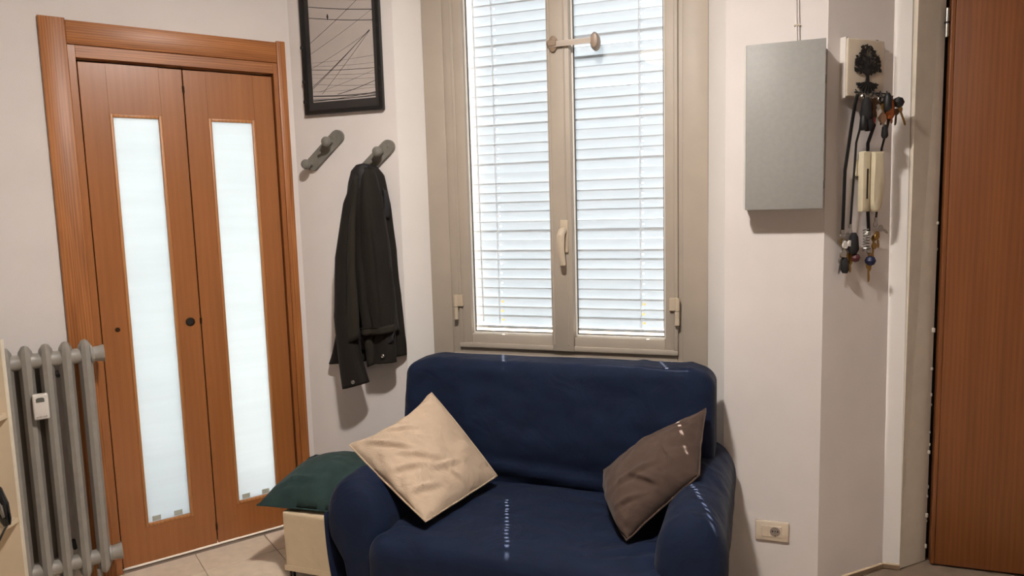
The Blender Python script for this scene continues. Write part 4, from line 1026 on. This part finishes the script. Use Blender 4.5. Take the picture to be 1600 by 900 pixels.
bunch('black round fob and brass key on the end hook', .268, 1.846, Y1 - .014, [(.010, -.012, .5, M_brass, .062), (-.004, -.02, -.1, M_bronze, .05)], [('ball', .004, -.004, .017, M_iron)])

bunch('dark bronze keys tucked behind the red tag', .120, 1.860, Y1 - .004, [(.0, -.0, .2, M_bronze, .06), (.012, -.010, -.15, M_iron, .06), (-.010, -.014, .1, M_bronze, .055)], [('fob', .004, -.050, .013, M_iron)])
bunch('steel keys between the white heart and the copper keys', .212, 1.856, Y1 - .006, [(.0, -.0, .1, M_steel, .055), (.012, -.004, -.2, M_bronze, .062), (-.012, -.006, .3, M_bronze, .05)], [('disc', .008, -.020, .012, M_bronze)])
bunch('dull keys directly under the tree roots', .160, 1.864, Y1 - .002, [(.006, -.002, -.1, M_bronze, .058), (-.010, -.004, .2, M_iron, .058)], [('fob', -.004, -.055, .012, M_bronze)])

ic = thing('intercom', 'cream plastic intercom handset unit hanging on the key wall', 'intercom', FR, (.185, 0, 1.44))
b = NB(); box(b, .140, .179, -.044, -.020, 1.448, 1.668, .005, 2); part('wall_plate', b, M_cream, ic)
b = NB(); box(b, .142, .176, -.022, -.001, 1.58, 1.64); part('wall_spacer', b, M_cream, ic)
b = NB(); box(b, .170, .215, -.030, -.022, 1.63, 1.655); box(b, .170, .215, -.030, -.022, 1.46, 1.48); part('handset_cradle', b, M_dark, ic)
b = NB(); gp = [(.182, 1.666), (.232, 1.668), (.2335, 1.53), (.232, 1.475), (.224, 1.455), (.208, 1.446), (.196, 1.449), (.186, 1.462), (.182, 1.49), (.182, 1.56)]
prism(b, gp, -.058, -.026)
bmesh.ops.bevel(b, geom=[e for e in b.edges if all(abs(v.co.y + .058) < 1e-5 for v in e.verts)], offset=.008, segments=3, affect='EDGES', profile=.5)
part('handset_grip', b, M_cream, ic)
b = NB(); box(b, .158, .166, -.0455, -.040, 1.495, 1.605, .001, 1); part('grip_slot', b, M_dark, ic)

# ------------------------------------------------------------------ ceiling lamp (seen only as a reflection)
LP = (-0.33, 1.08)
cl_ = thing('ceiling_lamp', 'round glass bowl ceiling lamp hanging in front of the window', 'lamp', Fr((LP[0], LP[1], 0), 0), (0, 0, 2.45))
b = NB(); lathe(b, [(0, 0), (.07, .006), (.12, .025), (.15, .055), (.16, .085), (.15, .09), (0, .095)], (0, 0, 2.45), (0, 0, 1), 32); part('glass_bowl', b, emit('lamp_glow', (1.0, 0.86, 0.66, 1), 5.0), cl_)
b = NB(); tube(b, [(0, 0, 2.54), (0, 0, ZC)], .008, 10); part('rod', b, M_steel, cl_)
b = NB(); lathe(b, [(.05, 0), (.05, .02), (0, .03)], (0, 0, ZC - .031), (0, 0, 1), 24); part('canopy', b, M_steel, cl_)

cs_ = thing('added_ceiling_light', 'small round ceiling light added out of view to light the room', 'lamp', Fr((-0.134, 1.448, 0), 0), (0, 0, 2.86))  # added lamp: carries the main room light, kept out of the window reflection
b = NB(); lathe(b, [(0, 0), (.08, 0), (.085, .006), (.08, .012), (0, .012)], (0, 0, 2.86), (0, 0, 1), 32); part('diffuser', b, emit('added_light_glow', (1.0, 0.925, 0.86, 1), LAMP_STRENGTH), cs_)
b = NB(); lathe(b, [(.10, .012), (.10, .039), (0, .039)], (0, 0, 2.86), (0, 0, 1), 32); part('housing', b, M_plastic, cs_)
